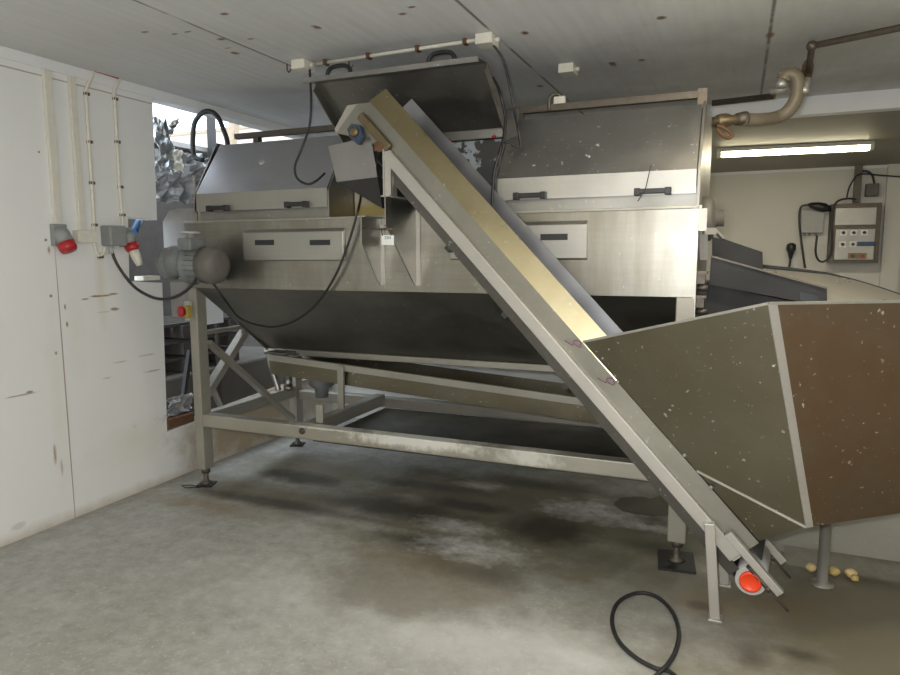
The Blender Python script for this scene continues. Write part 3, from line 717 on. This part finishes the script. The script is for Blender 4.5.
# ------------------------------------------------------------------ tub at the far right
tu = thing('steel_tub', (.8, 3.95, 0), 'long stainless steel tub standing behind the hopper by the right edge', 'tub')
obj('front_panel', B().box((.205, 3.57, .065), (1.75, 3.576, .92)), 'frame', tu)
obj('end_panel', B().box((.20, 3.57, .065), (.206, 4.30, .92)), 'frame', tu)
N = 18; pts = [(.13, 1.418), (.30, 1.40), (.47, 1.378), (.62, 1.34), (.78, 1.285), (1.0, 1.19), (1.3, 1.02), (1.75, .8)]
b = B(); rows = []
def ycurve(x): return 4.30 + .05 * math.sin((x - .13) * 2.0) - .28 * max(0, x - .5) ** 2
xs = [.13 + (1.75 - .13) * i / 24 for i in range(25)]
def ztop(x):
    for (xa, za), (xb, zb) in zip(pts, pts[1:]):
        if x <= xb + 1e-6: return za + (zb - za) * (x - xa) / (xb - xa)
    return pts[-1][1]
rows = [[(x, ycurve(x) + .0, ztop(x)) for x in xs], [(x, ycurve(x) - .10, ztop(x) * .7 + .2) for x in xs], [(x, ycurve(x) - .26, .55) for x in xs], [(x, 3.7, .25) for x in xs]]
b.sheet(rows, .005)
bk = obj('curved_back', b, 'tub', tu)
for f in bk.data.polygons: f.use_smooth = True
obj('back_rim', B().tube([(x, ycurve(x), ztop(x) + .004) for x in xs], [.012 - .007 * min(1, max(0, x - .25) / .35) for x in xs], 8), 'belt', tu)
for x_ in (.26, 1.68):
    for y_ in (3.66, 4.2): obj('leg', B().box((x_ - .02, y_ - .02, .002), (x_ + .02, y_ + .02, .2)), 'frame', tu)

# ------------------------------------------------------------------ lamps
def lamp(name, cx_, cy_, z, ln, axis, label, on=True):
    lt = thing(name, (cx_, cy_, z), label, 'lamp')
    h = ln / 2; b = B(); d = .055; t_ = B()
    if axis == 'X':
        b.prism([(cy_ - .06, z), (cy_ + .06, z), (cy_ + .075, z - .035), (cy_ - .075, z - .035)], 'X', cx_ - h, cx_ + h)
        for s in (-1, 1): t_.cyl((cx_ - h + .04, cy_ + s * .028, z - .055), (cx_ + h - .04, cy_ + s * .028, z - .055), .018, 12)
        e = B(); [e.box((cx_ + s * h - (.03 if s > 0 else 0), cy_ - .06, z - .075), (cx_ + s * h + (.03 if s < 0 else 0), cy_ + .06, z - .035)) for s in (-1, 1)]
    obj('housing', b, 'ivory', lt, bevel=.004); obj('tube', t_, 'tube_on', lt); obj('end_cap', e, 'ivory', lt)
    return lt
lp = lamp('fluorescent_lamp', .395, 6.70, ZA - .002, 1.22, 'X', 'lit double tube fluorescent lamp under the low rear ceiling')
lp.rotation_euler.z = math.radians(5)
lamp('fluorescent_lamp', .33, 2.77, ZC - .002, 1.25, 'X', 'fluorescent lamp on the main ceiling above the conveyor at the top edge')
lamp('fluorescent_lamp', -1.4, -.6, ZC - .002, 1.25, 'X', 'added unseen fill lamp on the main ceiling behind the photographer at left')  # unseen fixture added behind the camera for ambient fill
lamp('fluorescent_lamp', 1.2, -.6, ZC - .002, 1.25, 'X', 'added unseen fill lamp on the main ceiling behind the photographer at right')  # second added fill fixture, also out of view

# ------------------------------------------------------------------ far wall electrics
YW = YFAR
def wp(x, y): return at(x, y, Y=YW)
cp = thing('control_cabinet', wp(853, 262), 'stainless control cabinet with two rows of switches on the far wall', 'control panel')
fy = YW - .201; p, q = at(832, 204, Y=fy), at(878, 263, Y=fy); zt, zb = p.z, q.z
obj('body', B().box((p.x, YW - .20, zb), (q.x, YW - .001, zt)), 'galv', cp)
fy = YW - .201
def fp_(x, y): return at(x, y, Y=fy)
p1, q1 = fp_(835.5, 208), fp_(876, 225)
obj('door', B().box((p1.x, fy - .012, q1.z), (q1.x, fy, p1.z)), 'steel', cp, bevel=.006)
p2, q2 = fp_(835.5, 229), fp_(873.5, 260)
dr = obj('door', B().box((p2.x, fy - .012, q2.z), (q2.x, fy, p2.z)), 'steel', cp, bevel=.006)
for (x, y) in ((843.5, 232.7), (853.7, 232.7), (864.3, 232.5), (842.6, 244.3), (852.8, 244.3)):
    c_ = at(x, y, Y=fy - .012)
    sw = obj('switch', B().box((c_.x - .032, fy - .020, c_.z - .030), (c_.x + .032, fy - .012, c_.z + .030)), 'label', dr)
    obj('switch_knob', B().lathe((c_.x, fy - .020, c_.z), (0, -1, 0), [(0, .017), (.02, .015)], 12), 'blackp', dr)
c_, c2 = at(857, 243.9, Y=fy - .014), at(875, 243.9, Y=fy - .014)
obj('blue_lever', B().box((c_.x, fy - .035, c_.z - .022), (c2.x, fy - .014, c_.z + .022)), 'blueglove', cp, bevel=.008)
c_, c2 = at(848, 253, Y=fy - .014), at(866.5, 258.7, Y=fy - .014)
wl_ = obj('warning_label', B().box((c_.x, fy - .015, c2.z), (c2.x, fy - .0125, c_.z)), 'brass', cp)
for (x, c3) in ((852.5, 'rust'), (862.7, 'red')):
    c_ = at(x, 256, Y=fy - .015); obj('label_mark', B().lathe((c_.x, fy - .015, c_.z), (0, -1, 0), [(0, .018), (.002, .018)], 12), c3, wl_)
cd1 = obj('conduit', B().box((wp(854.5, 170).x, YW - .07, 2.035), (wp(861.5, 170).x, YW - .001, ZA - .001)), 'galv'); tag(cd1, 'dark vertical cable duct above the control cabinet on the far wall', 'cable duct')
bx = thing('junction_box', wp(872, 192), 'small dark box above the right end of the control cabinet', 'junction box')
p, q = wp(865, 184.5), wp(877, 196.5); obj('box', B().box((p.x, YW - .10, q.z), (q.x, YW - .001, p.z)), 'motorfan', bx, bevel=.006)
obj('cable', B().tube([wp(861, 172) + Vector((0, -.06, 0)), wp(866, 172) + Vector((0, -.07, 0)), wp(871, 176) + Vector((0, -.07, 0)), wp(873.5, 185) + Vector((0, -.06, 0))], .011, 8, spline=5), 'blackp', bx)
gb = thing('junction_box', wp(811, 233), 'flat grey box with cable glands left of the control cabinet', 'junction box')
p, q = wp(801, 211), wp(822.5, 233); obj('box', B().box((p.x, YW - .09, q.z), (q.x, YW - .001, p.z)), 'greylite', gb, bevel=.008)
for x in (804, 809, 815):
    c_ = wp(x, 235); obj('cable_gland', B().cyl((c_.x, YW - .05, q.z - .03), (c_.x, YW - .05, q.z), .014, 8), 'grey', gb)
def wcab(name, pts, r, label, mat='blackp', dy=-.06):
    P_ = [wp(x, y) + Vector((0, dy, 0)) for x, y in pts]
    o = obj(name, B().tube(P_, r, 8, spline=6), mat); return tag(o, label, 'cable')
wcab('wall_cable', [(815, 236), (813.5, 250), (815, 258), (819, 261.5), (824, 260), (828, 254), (829.5, 245), (829.5, 225), (831, 209), (836, 202), (846, 200), (853, 201)], .011, 'black cable looping from the flat grey box around the left side of the cabinet', dy=-.22)
wcab('wall_cable', [(808, 206), (801, 207), (798.5, 213), (798.5, 225), (800, 240), (803, 262), (804, 268)], .012, 'black cable hanging down left of the flat grey box', dy=-.15)
wcab('wall_cable', [(845, 200), (847, 190), (851, 182), (856, 176), (864, 175), (874, 176), (900, 178), (930, 179)], .008, 'thin dark cable running right above the control cabinet', dy=-.12)
cn = thing('plug_connector', wp(819, 207), 'black cable connector lying on top of the flat grey wall box', 'plug')
c_ = wp(818.5, 207.5) + Vector((0, -.13, 0)); d = (wp(826, 209) - wp(810, 206)).normalized()
obj('body', B().lathe(c_ - d * .12, d, [(0, .012), (.03, .03), (.10, .048), (.17, .05), (.20, .035), (.24, .03)], 14), 'blackp', cn)
pg = thing('wall_plug', wp(791, 265), 'black plug hanging on a short cable on the far wall', 'plug')
c_ = wp(791, 243) + Vector((0, -.07, 0))
obj('body', B().lathe(c_, (0, 0, -1), [(0, .02), (.02, .048), (.08, .05), (.10, .035), (.16, .02), (.18, .015)], 14), 'blackp', pg)
obj('cable', B().tube([c_ + Vector((0, 0, -.17)), c_ + Vector((-.01, 0, -.3)), c_ + Vector((-.02, 0, -.45))], .011, 8, spline=4), 'blackp', pg)

# ------------------------------------------------------------------ water pipe and hose top right
wh = thing('water_pipe', at(812, 48, Z=2.53), 'brown water pipe with a thick hose bend and red valve at top right', 'pipe')
YP = 4.05
pp = lambda x, y, Y=YP: at(x, y, Y=Y)
p_end = at(899, 28, Z=2.515); p_bend = at(812, 46, Z=2.515)
far = p_bend + (p_end - p_bend) * ((3.09 - p_bend.x) / (p_end.x - p_bend.x))
dn = pp(808, 72); 
obj('pipe', B().tube([far, p_bend, p_bend + (dn - p_bend) * .15, dn], .016, 10), 'galv', wh)
b = B(); b.lathe(pp(808.5, 62), (dn - p_bend), [(0, .020), (.03, .028), (.09, .028), (.10, .02)], 10); obj('pipe_coupling', b, 'rust', wh)
obj('elbow', B().blob(p_bend, (.025, .025, .025), .1), 'galv', wh)
b = B(); b.lathe(pp(804, 86), (0, 0, -1), [(0, .018), (.02, .024), (.03, .012)], 10); b.lathe(pp(808, 78), (-.2, 0, -1), [(0, .02), (.05, .02), (.06, .026), (.08, .02)], 10); obj('drain_cock', b, 'white_steel', wh)
YH = 3.75
obj('hose', B().tube([pp(783, 80), pp(786, 75), pp(792, 74), pp(797, 78), pp(798, 88), pp(795, 101), pp(787, 112), pp(775, 118), pp(757, 120, 3.9), pp(742, 119.5, 3.82)], .034, 14, spline=6), 'hose', wh)
b = B(); b.tube([pp(742, 119.5, 3.82), pp(735, 119.5, 3.8), pp(725, 120.5, YH), pp(712, 122, YH)], .024, 12); obj('hose_tail', b, 'brass', wh)
d_ = (pp(742, 119, 3.82) - pp(712, 122, YH)).normalized()
b = B(); b.lathe(pp(736, 119.5, 3.81), d_, [(0, .030), (.04, .036), (.055, .036), (.06, .03)], 14); obj('hose_clamp', b, 'galv', wh)
b = B(); b.lathe(pp(716, 121.6, YH), d_, [(0, .03), (.02, .036), (.05, .036), (.07, .03)], 12); obj('valve', b, 'brass', wh)
b = B(); c_ = pp(722, 130, YH)
ring = [pp(717, 126, YH - .03), pp(722, 127, YH - .03), pp(730, 132, YH - .03), pp(732, 136, YH - .03), pp(728, 138, YH - .03), pp(722, 135, YH - .03), pp(717, 129, YH - .03)]
b.tube(ring, .009, 8, spline=4); obj('valve_lever', b, 'rust', wh)
b = B(); b.lathe(pp(781, 88), (0, 0, 1), [(0, .03), (.03, .03), (.04, .02), (.07, .02), (.075, .026)], 12); b.cyl(pp(772, 91, 4.1), pp(790, 88, 4.1), .02, 10); obj('tap', b, 'white_steel', wh)
o = obj('ceiling_pipe', B().tube([(XR - .02, 4.6, 2.42), (.16, 4.6, 2.43), pp(772, 91, 4.3)], .018, 8), 'galv'); tag(o, 'dark pipe below the ceiling running to the tap behind the washer', 'pipe')

# ------------------------------------------------------------------ ceiling electrics
def cbox(px, py, sx, sy, label):
    p = at(px, py, Z=ZC - .03); t_ = thing('junction_box', (p.x, p.y, ZC), label, 'junction box', )
    bd = obj('box', B().box((p.x - sx / 2, p.y - sy / 2, ZC - .050), (p.x + sx / 2, p.y + sy / 2, ZC - .0008)), 'ivory', t_, bevel=.004)
    obj('gland', B().cyl((p.x + sx / 2, p.y, ZC - .025), (p.x + sx / 2 + .02, p.y, ZC - .025), .012, 8), 'ivory', t_)
    return p, t_
pl, jl = cbox(303.5, 67, .085, .11, 'ivory junction box on the ceiling above the left corner of the open lid')
pr, jr = cbox(487, 42, .085, .11, 'ivory junction box on the ceiling at the right end of the white conduit')
pm, jm = cbox(568, 71, .085, .12, 'ivory junction box alone on the ceiling right of the open lid')
cc = thing('ceiling_conduit', ((pl.x + pr.x) / 2, pl.y, ZC), 'white conduit clipped to the ceiling between two ivory junction boxes', 'conduit')
a0, a1 = Vector((pl.x + .05, pl.y + .03, ZC - .014)), Vector((pr.x - .045, pr.y, ZC - .014))
obj('tube', B().cyl(a0, a1, .010, 8), 'ivory', cc)
for k in (.08, .36, .66, .93):
    c_ = a0 + (a1 - a0) * k; obj('clip', B().box((c_.x - .009, c_.y - .02, ZC - .028), (c_.x + .009, c_.y + .02, ZC - .001)), 'rust', cc)
def hang(pts, r, label, name='hanging_cable', mat='blackp'):
    return tag(obj(name, B().tube(pts, r, 8, spline=7), mat), label, 'cable')
c1 = [Vector((pl.x + .04, pl.y, ZC - .045)), at(311, 105, Y=3.22), at(309, 128, Y=3.22), at(301, 150, Y=3.20), at(295, 166, Y=3.20), at(297, 178, Y=3.20), at(307, 184, Y=3.20), at(316, 181, Y=3.23), at(325, 173, Y=3.27)]
h1 = hang(c1, .0065, 'black cable hanging from the left ceiling box in a loop over the left lid')
c2 = [Vector((pr.x + .03, pr.y, ZC - .045)), at(503, 60, Y=3.25), at(510, 88, Y=3.27), at(514, 110, Y=3.29), at(518, 130, Y=3.35), at(520, 147, Y=3.35), at(510, 143, Y=3.33), at(503, 142, Y=3.32)]
hang(c2, .006, 'black cable dropping from the right ceiling box onto the right lid')
c3 = [at(492, 62, Y=3.30), at(499, 90, Y=3.30), at(505, 115, Y=3.32), at(504, 135, Y=3.30), at(499, 155, Y=3.25), at(495, 168, Y=3.24), at(493, 185, Y=3.235), at(492, 210, Y=3.23)]
hang([at(493, 78, Y=3.5)] + c3[1:], .008, 'thick black cable running down between the open lid and the right lid')
c4 = [at(361, 196, Y=3.36), at(359, 206, Y=3.25), at(354, 225, Y=3.235), at(346, 250, Y=3.235), at(334, 278, Y=3.235), at(318, 302, Y=3.26), at(300, 318, Y=3.38), at(280, 326, Y=3.46), at(262, 326, Y=3.50), at(240, 318, Y=3.46), at(225, 300, Y=3.22), at(212, 282, Y=3.14), at(201, 272, Y=3.05)]
hang(c4, .007, 'long black cable trailing from the middle opening across the front of the washer')

# hooks
for (x, y) in ((287, 68), (349, 63)):
    p = at(x, y - 4, Z=ZC); b = B(); b.tube([p + Vector((0, 0, -.001)), p + Vector((0, 0, -.03)), p + Vector((.012, 0, -.045)), p + Vector((.026, 0, -.03))], .004, 6, spline=4)
    tag(obj('ceiling_hook', b, 'rust'), 'small rusty hook in the ceiling left of the left ivory box' if x < 300 else 'small rusty hook in the ceiling above the left handle of the open lid', 'hook')

# ------------------------------------------------------------------ left wall electrics
XF = XW + .001
def wq(x, y, d=0.0): return at(x, y, X=XW + d)
def wallbox(b, x0, y0, x1, y1, d):
    p, q = wq(x0, y0), wq(x1, y1); return b.box((XF, p.y, q.z), (XF + d, q.y, p.z))
def trunk(pa, pb, hw, label):
    a, c_ = wq(*pa), wq(*pb)
    o = obj('cable_trunking', B().box((XF, a.y - hw, c_.z), (XF + .022, a.y + hw, min(a.z, 2.49))), 'ivory', bevel=.003)
    return tag(o, label, 'cable trunking')
trunk((44, 62), (55, 228), .022, 'white vertical trunking on the left wall down to the leftmost red socket')
trunk((69, 68), (81, 230), .020, 'white vertical trunking on the left wall down to the small ivory box')
jb = obj('junction_box', wallbox(B(), 72, 230, 92, 243, .05), 'ivory', bevel=.004); tag(jb, 'small ivory junction box on the left wall between the two sockets', 'junction box')
def red_socket(px, py, label, k=1.0, d=(.62, .10, -.78)):
    c_ = wq(px, py); s = thing('power_socket', c_, label, 'power socket')
    b = B(); b.box((XF, c_.y - .042, c_.z - .05), (XF + .03, c_.y + .042, c_.z + .07)); obj('back_plate', b, 'grey', s, bevel=.004)
    a = Vector((XF + .02, c_.y, c_.z + .035)); d = Vector(d).normalized()
    obj('socket_body', B().lathe(a, d, [(0, .045 * k), (.03 * k, .052 * k), (.09 * k, .050 * k)], 22), 'grey', s)
    e = a + d * .085 * k
    obj('red_cap', B().lathe(e, d, [(0, .054 * k), (.04 * k, .052 * k), (.058 * k, .044 * k), (.06 * k, .002)], 22), 'red', s)
    return s, e + d * .05 * k, d
red_socket(57, 237, 'grey industrial socket with a red flap, leftmost on the white wall', .88, (.42, .12, -.90))
s2, e2, d2 = red_socket(124, 239, 'grey industrial socket with a red ring and ivory plug beside the wall notch', .80, (.34, .12, -.93))
obj('plug', B().lathe(e2, d2 + Vector((.0, .1, -.3)), [(0, .030), (.04, .029), (.075, .024), (.10, .018)], 16), 'ivory', s2)
gbx = thing('switch_box', wq(108, 246), 'square grey switch box on the left wall beside the red ringed socket', 'switch box')
obj('box', wallbox(B(), 99.5, 225.5, 117, 246, .085), 'grey', gbx, bevel=.008)
c_ = wq(111, 247, .04); obj('gland', B().cyl(c_ + Vector((0, 0, .012)), c_ + Vector((0, 0, -.04)), .014, 10), 'greylite', gbx)
def wcable(pts, r, label, clips, rust=None):
    t_ = thing('clipped_cable', wq(*pts[-1]), label, 'cable')
    P_ = [wq(x, y, .012) for x, y in pts]
    obj('cable', B().tube(P_, r, 8, spline=5), 'ivory', t_)
    for x, y in clips:
        c_ = wq(x, y, .006); obj('clip', B().box((XF, c_.y - .014, c_.z - .008), (XF + .02, c_.y + .014, c_.z + .008)), 'rust', t_)
    if rust: obj('rusty_bracket', B().tube([wq(x, y, .02) for x, y in rust], .012, 8), 'rustyred', t_)
    return t_
wcable([(93, 69), (92, 76), (86.5, 88), (86, 95), (88, 130), (91, 175), (93.5, 215), (94, 240), (96.5, 252), (100, 256), (104, 252), (105, 247)], .010, 'ivory cable clipped down the left wall ending in a loop under the grey box', [(86, 94), (89, 142), (91.5, 183), (94, 225), (100, 257)], [(93, 69), (118, 77)])
wcable([(121, 77), (118, 82), (114, 92), (114.5, 100), (117, 142), (119.5, 185), (122, 215), (123, 226)], .010, 'ivory cable clipped down the left wall to the socket beside the notch', [(114.5, 99), (117, 142), (120, 187), (122, 215)], [(121, 77), (124, 76)])
hang([wq(111, 249, .04), wq(116, 262, .06), wq(125, 276, .10), wq(137, 289, .14), at(155, 298, Y=3.0), at(172, 298, Y=3.0), at(187, 290, Y=3.0), at(196, 279, Y=3.01), at(199, 270, Y=3.02)], .009, 'black cable drooping from the grey switch box to the gear motor')
o = obj('tape_roll', B().box((XW - .06, 3.16, 1.345), (XW + .02, 3.29, 1.372)), 'ivory'); tag(o, 'small ivory block lying on the lower edge of the wall notch', 'block')

# ------------------------------------------------------------------ things on the floor
# small clip on the rail
p = at(556, 101, Y=3.62)
cl = thing('pipe_clip', (p.x, 3.62, 2.29), 'small white clip with a dark strap on the rail behind the right lid', 'clip')
obj('clip_body', B().box((p.x - .01, 3.605, 2.286), (p.x + .05, 3.64, 2.325)), 'ivory', cl, bevel=.004)
obj('strap', B().tube([(p.x - .03, 3.60, 2.25), (p.x - .03, 3.595, 2.31), (p.x - .01, 3.60, 2.335), (p.x + .02, 3.605, 2.33)], .009, 8, spline=4), 'galv', cl)

fl = [at(670, 672, Z=.009), at(655, 668, Z=.009), at(635, 657, Z=.009), at(618, 640, Z=.009), at(612, 620, Z=.009), at(617, 604, Z=.009), at(630, 595, Z=.009), at(645, 593, Z=.009), at(660, 599, Z=.009), at(673, 613, Z=.009), at(679, 632, Z=.012), at(676, 650, Z=.018), at(668, 664, Z=.026), at(661, 671, Z=.026), at(650, 682, Z=.012), at(630, 700, Z=.009), at(600, 730, Z=.009)]
fl = [at(690, 690, Z=.009)] + fl
tag(obj('floor_cable', B().tube(fl, .0085, 10, spline=8), 'rubber'), 'black rubber cable lying in a loop on the floor at the bottom', 'cable')
def potato(px, py, r, seed, mat, label, lying=False):
    p = at(px, py, Z=r[2] * .8); o = obj('potato', B().blob((p.x, p.y, r[2] * .96), r, .22, seed), mat, loc=(p.x, p.y, 0)); return tag(o, label, 'potato', 'potatoes on the floor under the hopper')
potato(811, 568, (.022, .02, .020), 1, 'peeled', 'pale potato on the floor just left of the hopper post')
potato(834, 572, (.024, .022, .022), 2, 'potato', 'brown potato on the floor just right of the hopper post')
potato(851, 574, (.025, .022, .021), 3, 'peeled', 'pale potato on the floor, the rightmost of those under the hopper')
potato(854.5, 578.5, (.017, .016, .015), 4, 'potato', 'small brown potato touching the rightmost pale one under the hopper')
tl = obj('wire_tie', B().tube([(-3.30, 3.24, .004), (-3.24, 3.21, .006), (-3.20, 3.23, .004), (-3.15, 3.25, .004), (-3.24, 3.26, .005), (-3.29, 3.23, .004)], .003, 6, spline=5), 'blackp'); tag(tl, 'thin black wire coil on the floor beside the left leg pad', 'wire')

# ------------------------------------------------------------------ outside the opening
bwl = thing('garden_wall', (-5.6, 5.2, 0), 'low pinkish rendered wall outside the wall opening', 'wall')
wa, wb_ = at(160, 136, Z=3.6), at(300, 121, Z=3.6); ws = Vector((0, 0, 1))
bwl.location = (wa.x, wa.y, 0)
def gw(p, z): return Vector((p.x, p.y, z))
b = B(); b.plate([gw(wa, -.02), gw(wb_, -.02), gw(wb_, 3.55), gw(wa, 3.55)], .15); obj('wall_body', b, 'brick', bwl)
b = B(); b.bar(gw(wa, 3.575), gw(wb_, 3.575), .20, .05); obj('coping', b, 'wood', bwl)
def upost(px, y0, y1, X, w, mat, label, lean=0, top=None):
    a, c_ = at(px, y0, X=X), at(px, y1, X=X); a.y += lean
    o = obj('post', B().bar(a, Vector((c_.x, c_.y, -.02)), w, w, up=(0, 1, 0)), mat); return tag(o, label, 'post')
a, c_ = at(236, 112, X=-4.55), at(229, 147, X=-4.55); c_ = Vector((-4.55, c_.y, 2.462))
o = obj('post', B().bar(a + (a - c_) * .35, c_, .07, .08, up=(1, 0, 0)), 'wood'); tag(o, 'leaning weathered wooden post outside the wall opening', 'post')
a, c_ = at(210, 112, X=-4.38), at(210, 135, X=-4.38)
o = obj('post', B().box((-4.40, a.y - .03, .612), (-4.35, a.y + .03, a.z + .3)), 'darksteel'); tag(o, 'dark upright post behind the black hoop outside the opening', 'post')
# black hoop hose left of the lid
hp = [at(203, 160, Y=3.75), at(195, 157, Y=3.75), at(193, 148, Y=3.75), at(193, 135, Y=3.75), at(195, 122, Y=3.75), at(203, 112.5, Y=3.75), at(212, 112, Y=3.75), at(219, 119, Y=3.75), at(224, 131, Y=3.75), at(227, 140, Y=3.75), at(228, 150, Y=3.75)]
tag(obj('hoop_hose', B().tube(hp, .017, 10, spline=5), 'rubber'), 'black hose arching up behind the left lid of the washer', 'hose')
# crumpled foil and film
def crumple(c_, du, dv, nu, nv, amp, mat, name, label, seed, cat='plastic sheet'):
    rows = []
    c_ = Vector(c_); du = Vector(du); dv = Vector(dv); n = du.cross(dv).normalized()
    for i in range(nv + 1):
        row = []
        for j in range(nu + 1):
            s, t_ = j / nu - .5, i / nv - .5
            k = noise.noise(Vector((s * 5 + seed, t_ * 6, seed * 3))) + .5 * noise.noise(Vector((s * 12 + seed, t_ * 13, 1)))
            e = noise.noise(Vector((s * 6, t_ * 6, seed + 9))) * .25
            row.append(c_ + du * (s * (1 + e)) + dv * (t_ * (1 + e)) + n * amp * k)
        rows.append(row)
    o = obj(name, B().sheet(rows, .003), mat); return tag(o, label, cat)
crumple(at(164, 146, X=-3.60), (0, .13, -.01), (0, -.03, .34), 9, 14, .05, 'foil', 'foil_sheet', 'crumpled silver foil hanging at the edge of the wall opening', 2, 'foil')
crumple(at(181, 178, X=-3.78), (.05, .50, .0), (0, .05, .36), 14, 12, .09, 'film', 'plastic_sheet', 'grey crumpled plastic film hanging in the upper wall opening', 4)
crumple(at(176, 160, X=-3.66), (0, .12, 0), (0, -.02, .15), 7, 8, .04, 'ivory', 'plastic_sheet', 'pale torn sheet over the grey film beside the left lid', 7)
crumple(at(171, 129, X=-3.70), (0, .12, .08), (0, .09, .14), 7, 8, .04, 'motorfan', 'plastic_sheet', 'dark torn sheet sticking up behind the silver foil', 11)
sh = thing('shed', (-4.7, 5.0, 0), 'dark old shed wall close outside the wall opening', 'shed')
obj('wall_body', B().box((-4.9, 2.9, -.02), (-4.5, 7.5, 2.42)), 'darkwood', sh); obj('roof_edge', B().box((-4.95, 2.85, 2.42), (-4.42, 7.55, 2.46)), 'greysheet', sh)
bt = obj('blue_pipe', B().tube([at(134, 232, X=-3.62), at(143, 212, X=-3.75)], .022, 12), 'bluetube'); tag(bt, 'blue plastic pipe seen through the notch in the left wall', 'pipe')
wb = thing('white_board', (-3.69, at(223, 310, X=-3.68).y - .1, 0), 'bright white board outside behind the left leg of the washer', 'board')
yb_ = at(223, 310, X=-3.68).y
obj('panel', B().box((-3.70, yb_ - .20, .98), (-3.68, yb_, 1.34)), 'board', wb)
for q in (.03, .17): obj('stake', B().box((-3.73, yb_ - q - .02, -.019), (-3.70, yb_ - q, 1.3)), 'darkwood', wb)
# pallets, crates behind the lower opening
def pallet(x0, y0, z0, ln, label):
    p_ = thing('pallet', (x0, y0, z0), label, 'pallet')
    for k in range(3): obj('bearer', B().box((x0 - .6, y0 + k * (ln - .1) / 2, z0), (x0, y0 + k * (ln - .1) / 2 + .09, z0 + .09)), 'darkwood', p_)
    for k in range(6): obj('slat', B().box((x0 - .6 + k * .10, y0, z0 + .09), (x0 - .6 + k * .10 + .075, y0 + ln, z0 + .112)), 'darkwood', p_)
for k, lab in enumerate(('wooden pallet at the bottom of the dark stack beyond the wall opening', 'wooden pallet in the middle of the dark stack beyond the wall opening', 'wooden pallet at the top of the dark stack beyond the wall opening')):
    pallet(-3.85, 3.35, .62 + k * .13, 1.15, lab)
st_ = obj('stone_block', B().box((-4.48, 3.2, -.02), (-3.8, 5.3, .61)), 'dirt', bevel=.02); tag(st_, 'dark block base under the pallets outside', 'base')
crumple(at(178, 407, X=-3.50) + Vector((-.02, .03, .0)), (0, .22, 0), (0, .02, .14), 10, 8, .05, 'film', 'plastic_sheet', 'milky plastic bag on the low wall sill left of the washer leg', 21)
sl = obj('brick_sill', B().box((XW - .09, 3.31, .345), (XW - .002, 3.55, .41)), 'rust', bevel=.006); tag(sl, 'reddish brick sill on the low wall left of the washer leg', 'sill')
for (pa, pb, lab) in (((196, 350), (222, 410), 'pale steel rod leaning behind the left cross brace'), ((180, 420), (190, 350), 'dark steel rod leaning beyond the opening beside the washer leg')):
    tag(obj('steel_rod', B().bar(at(*pa, X=-3.62), at(*pb, X=-3.60), .03, .03, up=(1, 0, 0)), 'frame' if pa[0] > 190 else 'darksteel'), lab, 'rod')

# ------------------------------------------------------------------ light
def light(name, kind, loc, energy, col, **k):
    ld = bpy.data.lights.new(name, kind); ld.energy = energy; ld.color = col
    for a_, v_ in k.items(): setattr(ld, a_, v_)
    o = bpy.data.objects.new(name, ld); C.objects.link(o); o.location = loc; return o
def tube_light(x, y, z, ln, e, col=(1, .94, .83)):
    o = light('tube_light', 'AREA', (x, y, z), e, col, shape='RECTANGLE', size=ln, size_y=.10); return o
tube_light(.395, 6.70, ZA - .085, 1.1, 9)
tube_light(.33, 2.77, ZC - .085, 1.1, 10)
tube_light(-1.4, -.6, ZC - .085, 1.1, 6)  # ambient fill of the added left lamp
tube_light(1.2, -.6, ZC - .085, 1.1, 6)  # ambient fill of the added right lamp
light('camera_flash', 'POINT', (-.06, .02, 1.56), 112, (.97, .985, 1), shadow_soft_size=.03)
w = bpy.data.worlds.new('sky'); sc.world = w; w.use_nodes = True
bg = w.node_tree.nodes['Background']; bg.inputs[0].default_value = (.80, .90, 1, 1); bg.inputs[1].default_value = 3.6
sc.view_settings.view_transform = 'Standard'; sc.view_settings.look = 'None'; sc.view_settings.gamma = 1; sc.view_settings.use_curve_mapping = False
sc.view_settings.exposure = 0.40
